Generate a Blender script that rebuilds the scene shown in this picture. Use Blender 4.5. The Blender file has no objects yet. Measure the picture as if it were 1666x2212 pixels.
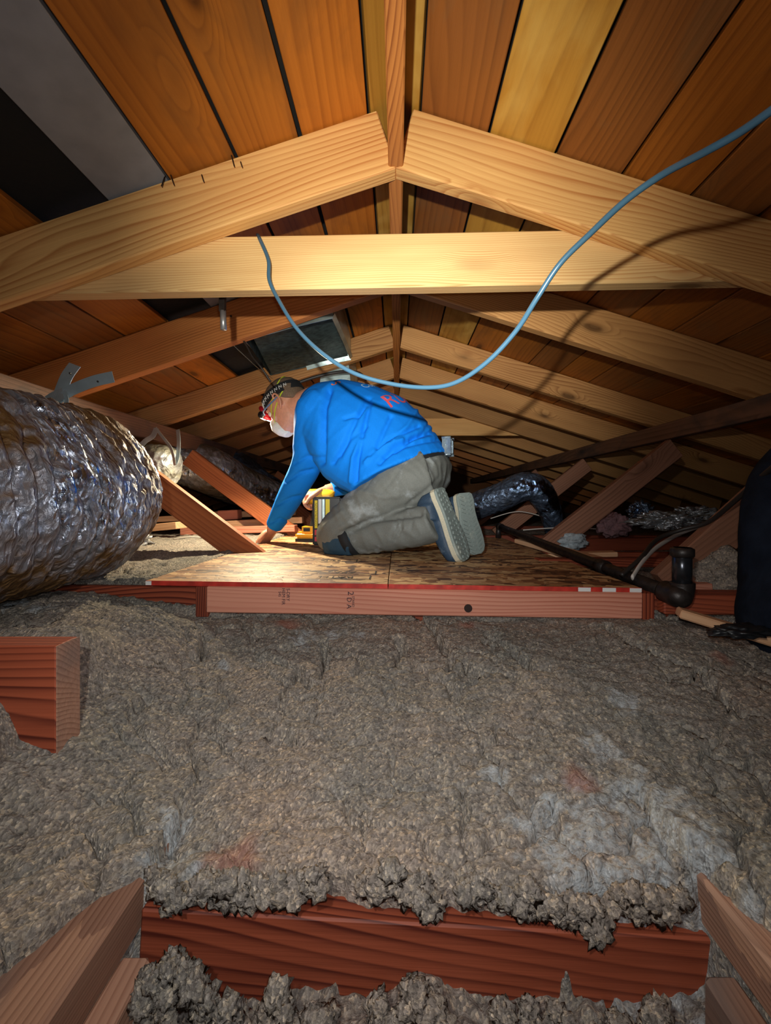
import bpy, bmesh, math, random
import numpy as np
from mathutils import Vector, Matrix, noise
from mathutils.bvhtree import BVHTree
random.seed(7)
S = bpy.context.scene
COL = S.collection
F = 900.0; VX = 858.0; VY = 1080.0      # focal length and vanishing point in the 1666 x 2212 frame
ZC = 0.65                                # camera height above the ceiling boards under the insulation

def W(px, py, d):
    return Vector(((px - VX) / F * d, d, (VY - py) / F * d))

# ------------------------------------------------------------------ camera, world, lights
cam = bpy.data.cameras.new('camera'); camo = bpy.data.objects.new('camera', cam); COL.objects.link(camo)
cam.sensor_fit = 'HORIZONTAL'; cam.sensor_width = 36.0; cam.lens = 36.0 * F / 1666.0
cam.shift_x = -25 / 1666; cam.shift_y = -26 / 1666; cam.clip_start = 0.02
camo.rotation_euler = (math.pi / 2, 0, 0); S.camera = camo
w = bpy.data.worlds.new('attic_dark'); S.world = w; w.use_nodes = True
w.node_tree.nodes['Background'].inputs[0].default_value = (0.5, 0.6, 0.8, 1)
w.node_tree.nodes['Background'].inputs[1].default_value = 0.004
S.view_settings.view_transform = 'Standard'; S.view_settings.look = 'None'
S.view_settings.exposure = 0.0; S.view_settings.gamma = 1.0
try: S.view_settings.use_curve_mapping = False
except Exception: pass

def spot(name, pos, target, energy, angle, blend, col, size):
    l = bpy.data.lights.new(name, 'SPOT'); l.energy = energy; l.spot_size = math.radians(angle)
    l.spot_blend = blend; l.color = col; l.shadow_soft_size = size
    o = bpy.data.objects.new(name, l); COL.objects.link(o); o.location = pos
    o.rotation_euler = (Vector(target) - Vector(pos)).to_track_quat('-Z', 'Y').to_euler()
    return o
HL = (-0.08, -0.05, 0.14)                # headlamp on the forehead of whoever takes the picture
spot('headlamp_beam', HL, W(870, 580, 1.0), 58, 66, 1.0, (1.0, 0.95, 0.78), 0.010)
spot('headlamp_far_beam', HL, W(900, 880, 1.0), 70, 52, 1.0, (0.94, 0.97, 0.95), 0.010)
spot('headlamp_flood', HL, W(850, 1000, 1.0), 11, 150, 0.8, (1.0, 0.96, 0.88), 0.010)
spot('phone_flash', (0.012, 0.0, 0.02), W(850, 1270, 1.0), 9.5, 118, 1.0, (0.95, 0.97, 1.0), 0.006)

# ------------------------------------------------------------------ tagging
def tag(o, label=None, cat=None, group=None, kind=None):
    if label: o['label'] = label
    if cat: o['category'] = cat
    if group: o['group'] = group
    if kind: o['kind'] = kind
    return o
def thing(name, label, cat, loc=(0, 0, 0), group=None):
    o = bpy.data.objects.new(name, None); COL.objects.link(o); o.location = loc
    o.empty_display_size = 0.05
    return tag(o, label, cat, group)
def root_loc(p):
    v = Vector((0, 0, 0))
    while p is not None:
        v += p.location; p = p.parent
    return v
def link(name, me, mat=None, parent=None, M=None, smooth=False):
    o = bpy.data.objects.new(name, me); COL.objects.link(o)
    if mat:
        for m in (mat if isinstance(mat, (list, tuple)) else [mat]): me.materials.append(m)
    if M is not None: o.matrix_basis = M
    if parent is not None:
        o.parent = parent
        o.location = o.location - root_loc(parent)
    if smooth:
        me.polygons.foreach_set('use_smooth', [True] * len(me.polygons))
    return o
def fin(name, bm, mat=None, parent=None, M=None, smooth=False):
    me = bpy.data.meshes.new(name)
    bmesh.ops.recalc_face_normals(bm, faces=bm.faces)
    bm.to_mesh(me); bm.free()
    return link(name, me, mat, parent, M, smooth)

# ------------------------------------------------------------------ materials
def nt(name):
    m = bpy.data.materials.new(name); m.use_nodes = True
    t = m.node_tree; return m, t, t.nodes['Principled BSDF']
def N(t, typ, **kw):
    n = t.nodes.new(typ)
    for k, v in kw.items(): setattr(n, k, v)
    return n
def setin(n, **kw):
    for k, v in kw.items(): n.inputs[k.replace('_', ' ')].default_value = v
def lin(r, g, b):
    f = lambda c: (c / 255 / 12.92) if c / 255 <= .04045 else ((c / 255 + .055) / 1.055) ** 2.4
    return (f(r), f(g), f(b), 1)
def ramp(t, src, stops, interp='LINEAR'):
    r = N(t, 'ShaderNodeValToRGB'); r.color_ramp.interpolation = interp
    e = r.color_ramp.elements
    while len(e) > len(stops): e.remove(e[-1])
    while len(e) < len(stops): e.new(0.5)
    for i, (p, c) in enumerate(stops):
        e[i].position = p; e[i].color = c if len(c) == 4 else (*c, 1)
    t.links.new(src, r.inputs[0]); return r.outputs[0]
def mapping(t, scale=(1, 1, 1), rot=(0, 0, 0), rand=True, coord='Object', warp=0.0, wscale=3):
    tc = N(t, 'ShaderNodeTexCoord'); out = tc.outputs[coord]
    if rand:
        oi = N(t, 'ShaderNodeObjectInfo'); ml = N(t, 'ShaderNodeMath', operation='MULTIPLY'); ml.inputs[1].default_value = 37.0
        t.links.new(oi.outputs['Random'], ml.inputs[0])
        va = N(t, 'ShaderNodeVectorMath', operation='ADD'); t.links.new(out, va.inputs[0])
        cb = N(t, 'ShaderNodeCombineXYZ')
        for i in range(3): t.links.new(ml.outputs[0], cb.inputs[i])
        t.links.new(cb.outputs[0], va.inputs[1]); out = va.outputs[0]
    if warp:
        no = N(t, 'ShaderNodeTexNoise'); setin(no, Scale=wscale, Detail=2)
        t.links.new(out, no.inputs['Vector'])
        sb = N(t, 'ShaderNodeVectorMath', operation='SUBTRACT'); sb.inputs[1].default_value = (.5, .5, .5)
        t.links.new(no.outputs['Color'], sb.inputs[0])
        sc = N(t, 'ShaderNodeVectorMath', operation='SCALE'); sc.inputs['Scale'].default_value = warp
        t.links.new(sb.outputs[0], sc.inputs[0])
        a2 = N(t, 'ShaderNodeVectorMath', operation='ADD')
        t.links.new(out, a2.inputs[0]); t.links.new(sc.outputs[0], a2.inputs[1]); out = a2.outputs[0]
    mp = N(t, 'ShaderNodeMapping'); mp.inputs['Scale'].default_value = scale; mp.inputs['Rotation'].default_value = rot
    t.links.new(out, mp.inputs['Vector']); return mp.outputs[0]
def mix(t, fac, a, b, mode='MIX'):
    m = N(t, 'ShaderNodeMix', data_type='RGBA', blend_type=mode)
    for k, v in ((0, fac), (6, a), (7, b)):
        if hasattr(v, 'is_output') or isinstance(v, bpy.types.NodeSocket): t.links.new(v, m.inputs[k])
        else: m.inputs[k].default_value = v if k == 0 else (v if len(v) == 4 else (*v, 1))
    return m.outputs[2]
def math2(t, op, a, b):
    m = N(t, 'ShaderNodeMath', operation=op)
    for i, v in enumerate((a, b)):
        if isinstance(v, bpy.types.NodeSocket): t.links.new(v, m.inputs[i])
        else: m.inputs[i].default_value = v
    return m.outputs[0]
def bump(t, bsdf, h, dist=0.002, strength=1.0):
    b = N(t, 'ShaderNodeBump'); b.inputs['Distance'].default_value = dist; b.inputs['Strength'].default_value = strength
    t.links.new(h, b.inputs['Height']); t.links.new(b.outputs[0], bsdf.inputs['Normal']); return b

def wood(name, light, dark, ring=26, contrast=0.9, knots=True, rough=0.62, stain=None, stain_amt=0.5, bumpd=0.0012, flat=False, spec=0.3):
    """grain runs along local X; Y/Z cross the board"""
    m, t, b = nt(name)
    v = mapping(t, (0.9, 5.0, 5.0), warp=0.03, wscale=2.2)
    n1 = N(t, 'ShaderNodeTexNoise'); setin(n1, Scale=1.0, Detail=1.5, Roughness=.35); t.links.new(v, n1.inputs['Vector'])
    tc0 = N(t, 'ShaderNodeTexCoord'); sxyz = N(t, 'ShaderNodeSeparateXYZ'); t.links.new(tc0.outputs['Object'], sxyz.inputs[0])
    r1 = math2(t, 'MULTIPLY', math2(t, 'ADD', sxyz.outputs[1], sxyz.outputs[2]), float(ring) * 4.2)
    r1 = math2(t, 'ADD', r1, math2(t, 'MULTIPLY', n1.outputs[0], float(ring) * .95))
    vk = mapping(t, (3.0, 9.0, 9.0), warp=0.01, wscale=9)
    vo = N(t, 'ShaderNodeTexVoronoi'); setin(vo, Scale=0.62, Randomness=1.0); t.links.new(vk, vo.inputs['Vector'])
    kd = vo.outputs['Distance']
    if knots:
        kr = ramp(t, kd, [(0.0, (4, 4, 4)), (0.22, (0, 0, 0))])
        r1 = math2(t, 'ADD', r1, kr)
    fr = math2(t, 'FRACT', r1, 0.0)
    rr = ramp(t, fr, [(0.0, (0, 0, 0)), (0.55, (.35, .35, .35)), (0.88, (1, 1, 1)), (1.0, (0, 0, 0))])
    vf = mapping(t, (2.5, 160.0, 160.0)); n2 = N(t, 'ShaderNodeTexNoise'); setin(n2, Scale=1.0, Detail=3, Roughness=.6); t.links.new(vf, n2.inputs['Vector'])
    vb = mapping(t, (1.2, 4.0, 4.0)); n3 = N(t, 'ShaderNodeTexNoise'); setin(n3, Scale=1.6, Detail=3); t.links.new(vb, n3.inputs['Vector'])
    nm = N(t, 'ShaderNodeTexNoise'); setin(nm, Scale=1.0, Detail=2); t.links.new(mapping(t, (1.5, 14, 14)), nm.inputs['Vector'])
    g = math2(t, 'MULTIPLY', math2(t, 'MULTIPLY', rr, ramp(t, nm.outputs[0], [(.3, (.35, .35, .35)), (.65, (1.25, 1.25, 1.25))])), contrast * 0.62)
    g = math2(t, 'ADD', g, math2(t, 'MULTIPLY', n2.outputs[0], 0.28))
    g = math2(t, 'ADD', g, math2(t, 'MULTIPLY', ramp(t, n3.outputs[0], [(.3, (0, 0, 0)), (.7, (1, 1, 1))]), 0.30))
    c = ramp(t, g, [(0.12, light), (0.95, dark)])
    oi = N(t, 'ShaderNodeObjectInfo')
    hs = N(t, 'ShaderNodeHueSaturation'); t.links.new(c, hs.inputs['Color'])
    mr = N(t, 'ShaderNodeMapRange'); setin(mr, To_Min=0.8, To_Max=1.2); t.links.new(oi.outputs['Random'], mr.inputs[0]); t.links.new(mr.outputs[0], hs.inputs['Value'])
    c = hs.outputs[0]
    if knots:
        kc = ramp(t, kd, [(0.0, (1, 1, 1)), (0.055, (.9, .9, .9)), (0.085, (.35, .35, .35)), (0.15, (0, 0, 0))])
        c = mix(t, math2(t, 'MULTIPLY', kc, 0.85), c, tuple(x * .28 for x in dark[:3]))
    if stain:
        vs = mapping(t, (1.5, 5, 5), warp=.2, wscale=4); ns = N(t, 'ShaderNodeTexNoise'); setin(ns, Scale=1.8, Detail=5); t.links.new(vs, ns.inputs['Vector'])
        sf = ramp(t, ns.outputs[0], [(0.50, (0, 0, 0)), (0.66, (1, 1, 1))])
        c = mix(t, math2(t, 'MULTIPLY', sf, stain_amt), c, stain)
    t.links.new(c, b.inputs['Base Color'])
    b.inputs['Roughness'].default_value = rough; b.inputs['Specular IOR Level'].default_value = spec
    hh = math2(t, 'ADD', math2(t, 'MULTIPLY', fr, -0.35), n2.outputs[0])
    bump(t, b, hh, bumpd, 0.7)
    return m
def plain(name, col, rough=0.6, metal=0.0, bumpscale=0, bumpd=0.001, spec=0.5, var=0.0, coat=0):
    m, t, b = nt(name)
    b.inputs['Base Color'].default_value = col; b.inputs['Roughness'].default_value = rough; b.inputs['Metallic'].default_value = metal
    b.inputs['Specular IOR Level'].default_value = spec
    v = mapping(t, (1, 1, 1), rand=False)
    n = N(t, 'ShaderNodeTexNoise'); setin(n, Scale=bumpscale or 40, Detail=4); t.links.new(v, n.inputs['Vector'])
    if var:
        c = ramp(t, n.outputs[0], [(0.3, tuple(x * (1 - var) for x in col[:3])), (0.7, tuple(min(1, x * (1 + var)) for x in col[:3]))])
        t.links.new(c, b.inputs['Base Color'])
    if bumpscale: bump(t, b, n.outputs[0], bumpd, 0.8)
    return m

M = {}
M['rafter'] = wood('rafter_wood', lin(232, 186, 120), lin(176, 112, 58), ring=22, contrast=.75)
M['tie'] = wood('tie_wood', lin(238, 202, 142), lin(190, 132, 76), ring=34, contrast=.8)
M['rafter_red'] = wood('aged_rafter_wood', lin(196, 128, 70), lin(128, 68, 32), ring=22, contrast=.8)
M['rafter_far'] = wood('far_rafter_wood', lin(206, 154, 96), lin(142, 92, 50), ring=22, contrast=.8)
M['ridge'] = wood('ridge_wood', lin(196, 128, 66), lin(120, 62, 28), ring=30, contrast=1.0, knots=False)
M['plank_o'] = wood('orange_sheathing', lin(186, 112, 38), lin(118, 60, 16), ring=11, contrast=.5, rough=.5, stain=lin(92, 62, 36), stain_amt=.45)
M['plank_b'] = wood('brown_sheathing', lin(160, 98, 44), lin(96, 54, 24), ring=10, contrast=.5, rough=.5, stain=lin(120, 100, 70), stain_amt=.4)
M['plank_y'] = wood('yellow_sheathing', lin(196, 146, 60), lin(134, 86, 28), ring=9, contrast=.45, rough=.5, stain=lin(212, 176, 96), stain_amt=.5)
M['red'] = wood('red_fir', lin(168, 84, 56), lin(84, 32, 22), ring=26, contrast=1.1, rough=.6, knots=False)
M['brace'] = wood('brace_fir', lin(196, 118, 72), lin(126, 62, 36), ring=16, contrast=.7)
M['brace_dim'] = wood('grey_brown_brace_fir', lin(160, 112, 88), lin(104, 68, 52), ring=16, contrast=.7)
M['pink'] = wood('pink_fir', lin(226, 158, 132), lin(178, 96, 74), ring=24, contrast=.9)
M['pale'] = wood('pale_fir', lin(232, 188, 148), lin(196, 140, 100), ring=14, contrast=.6)
M['fir_weather'] = wood('weathered_fir', lin(172, 132, 110), lin(116, 78, 62), ring=34, contrast=.8, knots=False, stain=lin(118, 104, 98), stain_amt=.6)
M['purlin'] = wood('dark_purlin_wood', lin(138, 100, 78), lin(84, 58, 44), ring=14, contrast=.6, stain=lin(60, 58, 58), stain_amt=.8)
M['greyplank'] = plain('grey_painted_wood', lin(132, 134, 142), .7, bumpscale=18, bumpd=.0015, var=.12)
M['felt'] = plain('black_roofing_felt', lin(18, 18, 20), .9, bumpscale=60, bumpd=.002)
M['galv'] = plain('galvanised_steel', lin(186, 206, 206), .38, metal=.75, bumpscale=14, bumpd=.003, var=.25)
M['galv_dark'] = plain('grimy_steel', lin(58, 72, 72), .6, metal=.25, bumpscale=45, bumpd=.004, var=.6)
M['strap'] = plain('galvanised_strap', lin(178, 196, 206), .4, metal=.6, bumpscale=30, bumpd=.001, var=.1)
M['iron'] = plain('black_iron', lin(44, 38, 36), .45, metal=.35, bumpscale=50, bumpd=.002, var=.5)
M['chromed'] = plain('worn_iron_nipple', lin(70, 72, 78), .25, metal=.8, bumpscale=30, bumpd=.0005, var=.3)
M['cable_grey'] = plain('grey_cable', lin(62, 98, 122), .35, spec=.6)
M['cable_white'] = plain('white_cable', lin(216, 208, 200), .5)
M['cable_black'] = plain('black_cable', lin(40, 36, 34), .5)
M['navy'] = plain('navy_cloth', lin(24, 30, 42), .95, bumpscale=22, bumpd=.01, var=.3, spec=.1)
M['black'] = plain('black_plastic', lin(24, 25, 28), .45)
M['yellow'] = plain('yellow_plastic', lin(236, 174, 40), .4)
M['labely'] = plain('yellow_print', lin(236, 214, 30), .5)
M['white'] = plain('white_print', lin(232, 234, 232), .5)
M['redp'] = plain('red_plastic', lin(190, 30, 44), .35)
M['glasses'] = plain('blue_grey_plastic', lin(90, 118, 150), .3)
M['lens'] = plain('lamp_lens', lin(235, 240, 245), .15)
M['steelrod'] = plain('steel_rod', lin(170, 172, 176), .4, metal=.7)
M['ink'] = plain('lumber_ink', lin(70, 52, 60), .8)
M['inkdark'] = plain('panel_ink', lin(36, 34, 40), .8)
M['redink'] = plain('red_print', lin(226, 84, 92), .8)
M['whiteink'] = plain('pale_print', lin(198, 232, 240), .8)
M['orangeink'] = plain('orange_print', lin(240, 120, 60), .8)

def foil_mat(name, dust_sheen=0.45, dust_sheen_col=lin(104, 92, 76), tint=lin(214, 222, 232), aniso=(1, 1, 1), soot=0.0):
    m, t, b = nt(name)
    v = mapping(t, aniso, rand=True, warp=.05, wscale=6)
    v0 = mapping(t, (1, 1, 1), rand=True)
    v1 = N(t, 'ShaderNodeTexVoronoi', feature='F1'); setin(v1, Scale=34); t.links.new(v, v1.inputs['Vector'])
    n1 = N(t, 'ShaderNodeTexNoise'); setin(n1, Scale=16, Detail=6, Roughness=.6, Distortion=1.2); t.links.new(v, n1.inputs['Vector'])
    h = math2(t, 'ADD', v1.outputs[0], math2(t, 'MULTIPLY', n1.outputs[0], 1.6))
    bump(t, b, h, .012, .8)
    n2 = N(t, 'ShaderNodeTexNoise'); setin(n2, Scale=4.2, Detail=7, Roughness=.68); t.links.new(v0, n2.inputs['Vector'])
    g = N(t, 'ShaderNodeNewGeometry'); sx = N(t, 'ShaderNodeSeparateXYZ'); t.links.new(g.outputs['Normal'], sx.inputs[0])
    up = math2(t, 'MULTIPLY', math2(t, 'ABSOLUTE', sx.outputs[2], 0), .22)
    f = ramp(t, math2(t, 'ADD', n2.outputs[0], up), [(.62 - dust_sheen * .35, (0, 0, 0)), (.86 - dust_sheen * .35, (1, 1, 1))])
    c = mix(t, f, tint, dust_sheen_col)
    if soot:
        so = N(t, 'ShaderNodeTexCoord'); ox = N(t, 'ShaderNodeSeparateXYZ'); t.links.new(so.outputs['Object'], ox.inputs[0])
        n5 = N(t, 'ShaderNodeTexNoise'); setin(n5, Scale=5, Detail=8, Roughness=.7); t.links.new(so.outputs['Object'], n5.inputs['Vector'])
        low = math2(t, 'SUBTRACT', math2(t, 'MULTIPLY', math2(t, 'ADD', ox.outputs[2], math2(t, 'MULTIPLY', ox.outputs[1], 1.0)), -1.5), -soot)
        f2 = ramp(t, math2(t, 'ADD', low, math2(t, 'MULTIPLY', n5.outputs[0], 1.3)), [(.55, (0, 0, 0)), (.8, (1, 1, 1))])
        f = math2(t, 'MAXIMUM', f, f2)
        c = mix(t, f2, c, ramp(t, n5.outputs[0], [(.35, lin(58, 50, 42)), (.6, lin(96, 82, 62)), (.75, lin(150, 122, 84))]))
    t.links.new(c, b.inputs['Base Color'])
    t.links.new(math2(t, 'SUBTRACT', 1.0, math2(t, 'MULTIPLY', f, .85)), b.inputs['Metallic'])
    t.links.new(math2(t, 'ADD', .12, math2(t, 'MULTIPLY', f, .5)), b.inputs['Roughness'])
    return m
M['foil'] = foil_mat('crinkled_foil', .42)
M['foil_big'] = foil_mat('crinkled_jacket_foil', .54, lin(120, 88, 50), lin(190, 204, 228), aniso=(1, 4.5, 1), soot=.12)  # brown patches: dust, plus golden wood reflection painted into the colour
M['foil2'] = foil_mat('dusty_foil', .6, lin(132, 130, 118))
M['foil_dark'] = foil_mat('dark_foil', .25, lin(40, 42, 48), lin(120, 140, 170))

def insulation_mat():
    m, t, b = nt('blown_insulation')
    g = N(t, 'ShaderNodeNewGeometry')
    def mp(s, warp=0):
        mpn = N(t, 'ShaderNodeMapping'); mpn.inputs['Scale'].default_value = (s, s, s); t.links.new(g.outputs['Position'], mpn.inputs['Vector']); return mpn.outputs[0]
    base = N(t, 'ShaderNodeTexNoise'); setin(base, Scale=3.5, Detail=6, Roughness=.6); t.links.new(mp(1), base.inputs['Vector'])
    fine = N(t, 'ShaderNodeTexNoise'); setin(fine, Scale=130, Detail=7, Roughness=.72, Distortion=.15); t.links.new(mp(1), fine.inputs['Vector'])
    wv = N(t, 'ShaderNodeVectorMath', operation='ADD'); ws = N(t, 'ShaderNodeVectorMath', operation='SCALE'); ws.inputs['Scale'].default_value = .006
    t.links.new(fine.outputs['Color'], ws.inputs[0]); t.links.new(mp(1), wv.inputs[0]); t.links.new(ws.outputs[0], wv.inputs[1])
    fl = N(t, 'ShaderNodeTexVoronoi', feature='F1'); setin(fl, Scale=330); t.links.new(wv.outputs[0], fl.inputs['Vector'])
    cr = N(t, 'ShaderNodeTexVoronoi', feature='DISTANCE_TO_EDGE'); setin(cr, Scale=34); t.links.new(wv.outputs[0], cr.inputs['Vector'])
    c = ramp(t, base.outputs[0], [(.32, lin(150, 148, 142)), (.5, lin(168, 160, 152)), (.68, lin(182, 166, 154))])
    cv = ramp(t, fl.outputs['Color'], [(.15, (.6, .6, .6)), (.5, (.98, .98, .98)), (.74, (1.12, 1.1, 1.02)), (.84, (1.7, 1.6, 1.4))])
    c = mix(t, 1.0, c, cv, 'MULTIPLY')
    fv = ramp(t, fine.outputs[0], [(.35, (.6, .6, .6)), (.6, (1.1, 1.1, 1.1))])
    c = mix(t, 1.0, c, fv, 'MULTIPLY')
    # pale glass-fibre tufts caught in the grey flakes
    tint = N(t, 'ShaderNodeVertexColor'); tint.layer_name = 'tufts'
    sp = N(t, 'ShaderNodeSeparateColor'); t.links.new(tint.outputs[0], sp.inputs[0])
    tn = math2(t, 'MULTIPLY', sp.outputs[0], ramp(t, fine.outputs[0], [(.36, (.1, .1, .1)), (.56, (1, 1, 1))]))
    c = mix(t, tn, c, lin(196, 202, 206))
    c = mix(t, math2(t, 'MULTIPLY', sp.outputs[1], .5), c, lin(186, 118, 98))
    t.links.new(c, b.inputs['Base Color']); b.inputs['Roughness'].default_value = .95; b.inputs['Specular IOR Level'].default_value = .1
    h = math2(t, 'ADD', math2(t, 'MULTIPLY', fine.outputs[0], 1.6), math2(t, 'MULTIPLY', fl.outputs[0], .5))
    ce = ramp(t, cr.outputs[0], [(0, (0, 0, 0)), (.06, (1, 1, 1))])
    h = math2(t, 'ADD', h, math2(t, 'MULTIPLY', ce, .35))
    bump(t, b, h, .0045, .85)
    return m
M['insul'] = insulation_mat()

def osb_mat():
    m, t, b = nt('oriented_strand_board')
    cols = []; hs = []
    for i, (rot, s) in enumerate((((0, 0, .5), (9, 34, 1)), ((0, 0, -.7), (10, 38, 1)), ((0, 0, 1.5), (9, 30, 1)))):
        v = mapping(t, s, rot, warp=.03, wscale=12)
        vo = N(t, 'ShaderNodeTexVoronoi', feature='F1'); setin(vo, Scale=1.0, Randomness=1.0); t.links.new(v, vo.inputs['Vector'])
        cols.append(vo.outputs['Color']); hs.append(vo.outputs['Distance'])
    sel = N(t, 'ShaderNodeTexNoise'); setin(sel, Scale=22, Detail=2); t.links.new(mapping(t), sel.inputs['Vector'])
    f1 = ramp(t, sel.outputs[0], [(.46, (0, 0, 0)), (.47, (1, 1, 1))]); sel2 = N(t, 'ShaderNodeTexNoise'); setin(sel2, Scale=27, Detail=2); t.links.new(mapping(t, (1, 1, 3)), sel2.inputs['Vector'])
    f2 = ramp(t, sel2.outputs[0], [(.5, (0, 0, 0)), (.51, (1, 1, 1))])
    c = mix(t, f2, mix(t, f1, cols[0], cols[1]), cols[2])
    c = ramp(t, c, [(.22, lin(84, 52, 32)), (.36, lin(150, 102, 64)), (.55, lin(196, 148, 98)), (.75, lin(228, 190, 138))])
    gr = N(t, 'ShaderNodeTexNoise'); setin(gr, Scale=60, Detail=4); t.links.new(mapping(t, (1, 6, 1), (0, 0, .5)), gr.inputs['Vector'])
    c = mix(t, 1.0, c, ramp(t, gr.outputs[0], [(.35, (.72, .7, .68)), (.6, (1.05, 1.05, 1.05))]), 'MULTIPLY')
    t.links.new(c, b.inputs['Base Color']); b.inputs['Roughness'].default_value = .55
    h = mix(t, f2, mix(t, f1, hs[0], hs[1]), hs[2])
    bump(t, b, h, .003, .9)
    return m
M['osb'] = osb_mat()
def paint_edge():
    m, t, b = nt('red_edge_paint')
    g = N(t, 'ShaderNodeTexCoord'); n = N(t, 'ShaderNodeTexNoise'); setin(n, Scale=30, Detail=4); t.links.new(g.outputs['Object'], n.inputs['Vector'])
    t.links.new(ramp(t, n.outputs[0], [(.3, lin(150, 34, 24)), (.6, lin(206, 54, 40)), (.8, lin(190, 90, 70))]), b.inputs['Base Color'])
    b.inputs['Roughness'].default_value = .6; return m
M['edgered'] = paint_edge()

def cloth(name, col, rough=.85, scale=240, var=.1, smudge=None, amt=.5, sscale=9):
    m, t, b = nt(name)
    v = mapping(t, rand=False); n = N(t, 'ShaderNodeTexNoise'); setin(n, Scale=scale, Detail=3); t.links.new(v, n.inputs['Vector'])
    c = ramp(t, n.outputs[0], [(.3, tuple(x * (1 - var) for x in col[:3])), (.7, tuple(x * (1 + var) for x in col[:3]))])
    if smudge:
        n2 = N(t, 'ShaderNodeTexNoise'); setin(n2, Scale=sscale, Detail=6, Roughness=.65); t.links.new(v, n2.inputs['Vector'])
        c = mix(t, math2(t, 'MULTIPLY', ramp(t, n2.outputs[0], [(.55, (0, 0, 0)), (.72, (1, 1, 1))]), amt), c, smudge)
    t.links.new(c, b.inputs['Base Color']); b.inputs['Roughness'].default_value = rough
    b.inputs['Specular IOR Level'].default_value = .2
    bump(t, b, n.outputs[0], .0006, .6); return m
M['shirt'] = cloth('blue_jersey', lin(10, 128, 236), .8, var=.05)
M['trouser'] = cloth('grey_work_twill', lin(106, 108, 104), .62, smudge=lin(176, 184, 188), amt=.6, var=.08)
M['kneepad'] = cloth('blue_kneepad_fabric', lin(44, 68, 86), .7, smudge=lin(110, 130, 140), amt=.4)
M['boot'] = cloth('blue_black_boot_leather', lin(46, 62, 80), .5, smudge=lin(126, 140, 150), amt=.7)
M['sole'] = cloth('dusty_grey_sole', lin(128, 138, 134), .8, smudge=lin(186, 184, 168), amt=.6)
M['midsole'] = cloth('beige_midsole', lin(186, 178, 156), .8, var=.1)
M['skin'] = plain('skin', lin(206, 146, 118), .5, bumpscale=120, bumpd=.0006, var=.08)
M['skin'].node_tree.nodes['Principled BSDF'].inputs['Subsurface Weight'].default_value = .1
M['skin'].node_tree.nodes['Principled BSDF'].inputs['Subsurface Radius'].default_value = (.01, .004, .002)
M['hair'] = plain('cropped_hair', lin(112, 92, 74), .8, bumpscale=300, bumpd=.003, var=.3)
M['band'] = plain('headlamp_band', lin(22, 24, 28), .8)
M['mask'] = cloth('white_mask', lin(226, 224, 212), .85)
M['eye'] = plain('eye_white', lin(220, 214, 208), .3)
M['neon'] = plain('yellow_elastic', lin(206, 226, 50), .6)
M['plasticclear'] = plain('shiny_plastic', lin(140, 156, 168), .15, metal=.3, bumpscale=40, bumpd=.01)
M['pinkfibre'] = plain('pink_grey_fibre', lin(146, 112, 116), .95, bumpscale=60, bumpd=.01, var=.3, spec=.1)
M['whitefibre'] = plain('white_fibre', lin(176, 186, 192), .95, bumpscale=60, bumpd=.01, var=.3, spec=.1)

# ------------------------------------------------------------------ shape helpers
def frame_x(p0, p1, up=(0, 0, 1)):
    x = (p1 - p0).normalized(); z = Vector(up); z = (z - x * z.dot(x)).normalized(); y = z.cross(x)
    return x, y, z
def board_bm(L, t, h, bev=.003, wob=0.0, segs=1):
    bm = bmesh.new(); n = segs
    rings = []
    for i in range(n + 1):
        x = -L / 2 + L * i / n
        dz = noise.noise(Vector((x * 1.3, L * 7, t * 91))) * wob
        rings.append([bm.verts.new((x, sy * t / 2, sz * h / 2 + dz)) for sy, sz in ((-1, -1), (1, -1), (1, 1), (-1, 1))])
    for a, b in zip(rings[:-1], rings[1:]):
        for k in range(4): bm.faces.new((a[k], a[(k + 1) % 4], b[(k + 1) % 4], b[k]))
    bm.faces.new(rings[0][::-1]); bm.faces.new(rings[-1])
    if bev:
        ed = [e for e in bm.edges if abs((e.verts[0].co - e.verts[1].co).x) > 1e-6 or n >= 1 and (abs(e.verts[0].co.x) > L / 2 - 1e-5 and abs(e.verts[1].co.x) > L / 2 - 1e-5)]
        bmesh.ops.bevel(bm, geom=ed, offset=bev, segments=1, affect='EDGES', profile=.5)
    return bm
def board(name, p0, p1, t, h, mat, parent=None, up=(0, 0, 1), bev=.003, wob=0, segs=1):
    """a board from p0 to p1 (centres of its ends), thickness t, height h along up"""
    p0 = Vector(p0); p1 = Vector(p1); x, y, z = frame_x(p0, p1, up)
    Mx = Matrix((x, y, z)).transposed().to_4x4(); Mx.translation = (p0 + p1) / 2
    return fin(name, board_bm((p1 - p0).length, t, h, bev, wob, segs), mat, parent, Mx)
def loft(bm, rings, n=24, cap=True, power=2.0):
    """rings: (centre, u*a, v*b)"""
    R = []
    for c, u, v in rings:
        row = []
        for i in range(n):
            a = 2 * math.pi * i / n; ca, sa = math.cos(a), math.sin(a)
            ca = math.copysign(abs(ca) ** (2 / power), ca); sa = math.copysign(abs(sa) ** (2 / power), sa)
            row.append(bm.verts.new(Vector(c) + u * ca + v * sa))
        R.append(row)
    for a, b in zip(R[:-1], R[1:]):
        for k in range(n): bm.faces.new((a[k], a[(k + 1) % n], b[(k + 1) % n], b[k]))
    if cap:
        for row, rev in ((R[0], True), (R[-1], False)):
            bm.faces.new(row[::-1] if rev else row)
    return R
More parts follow.
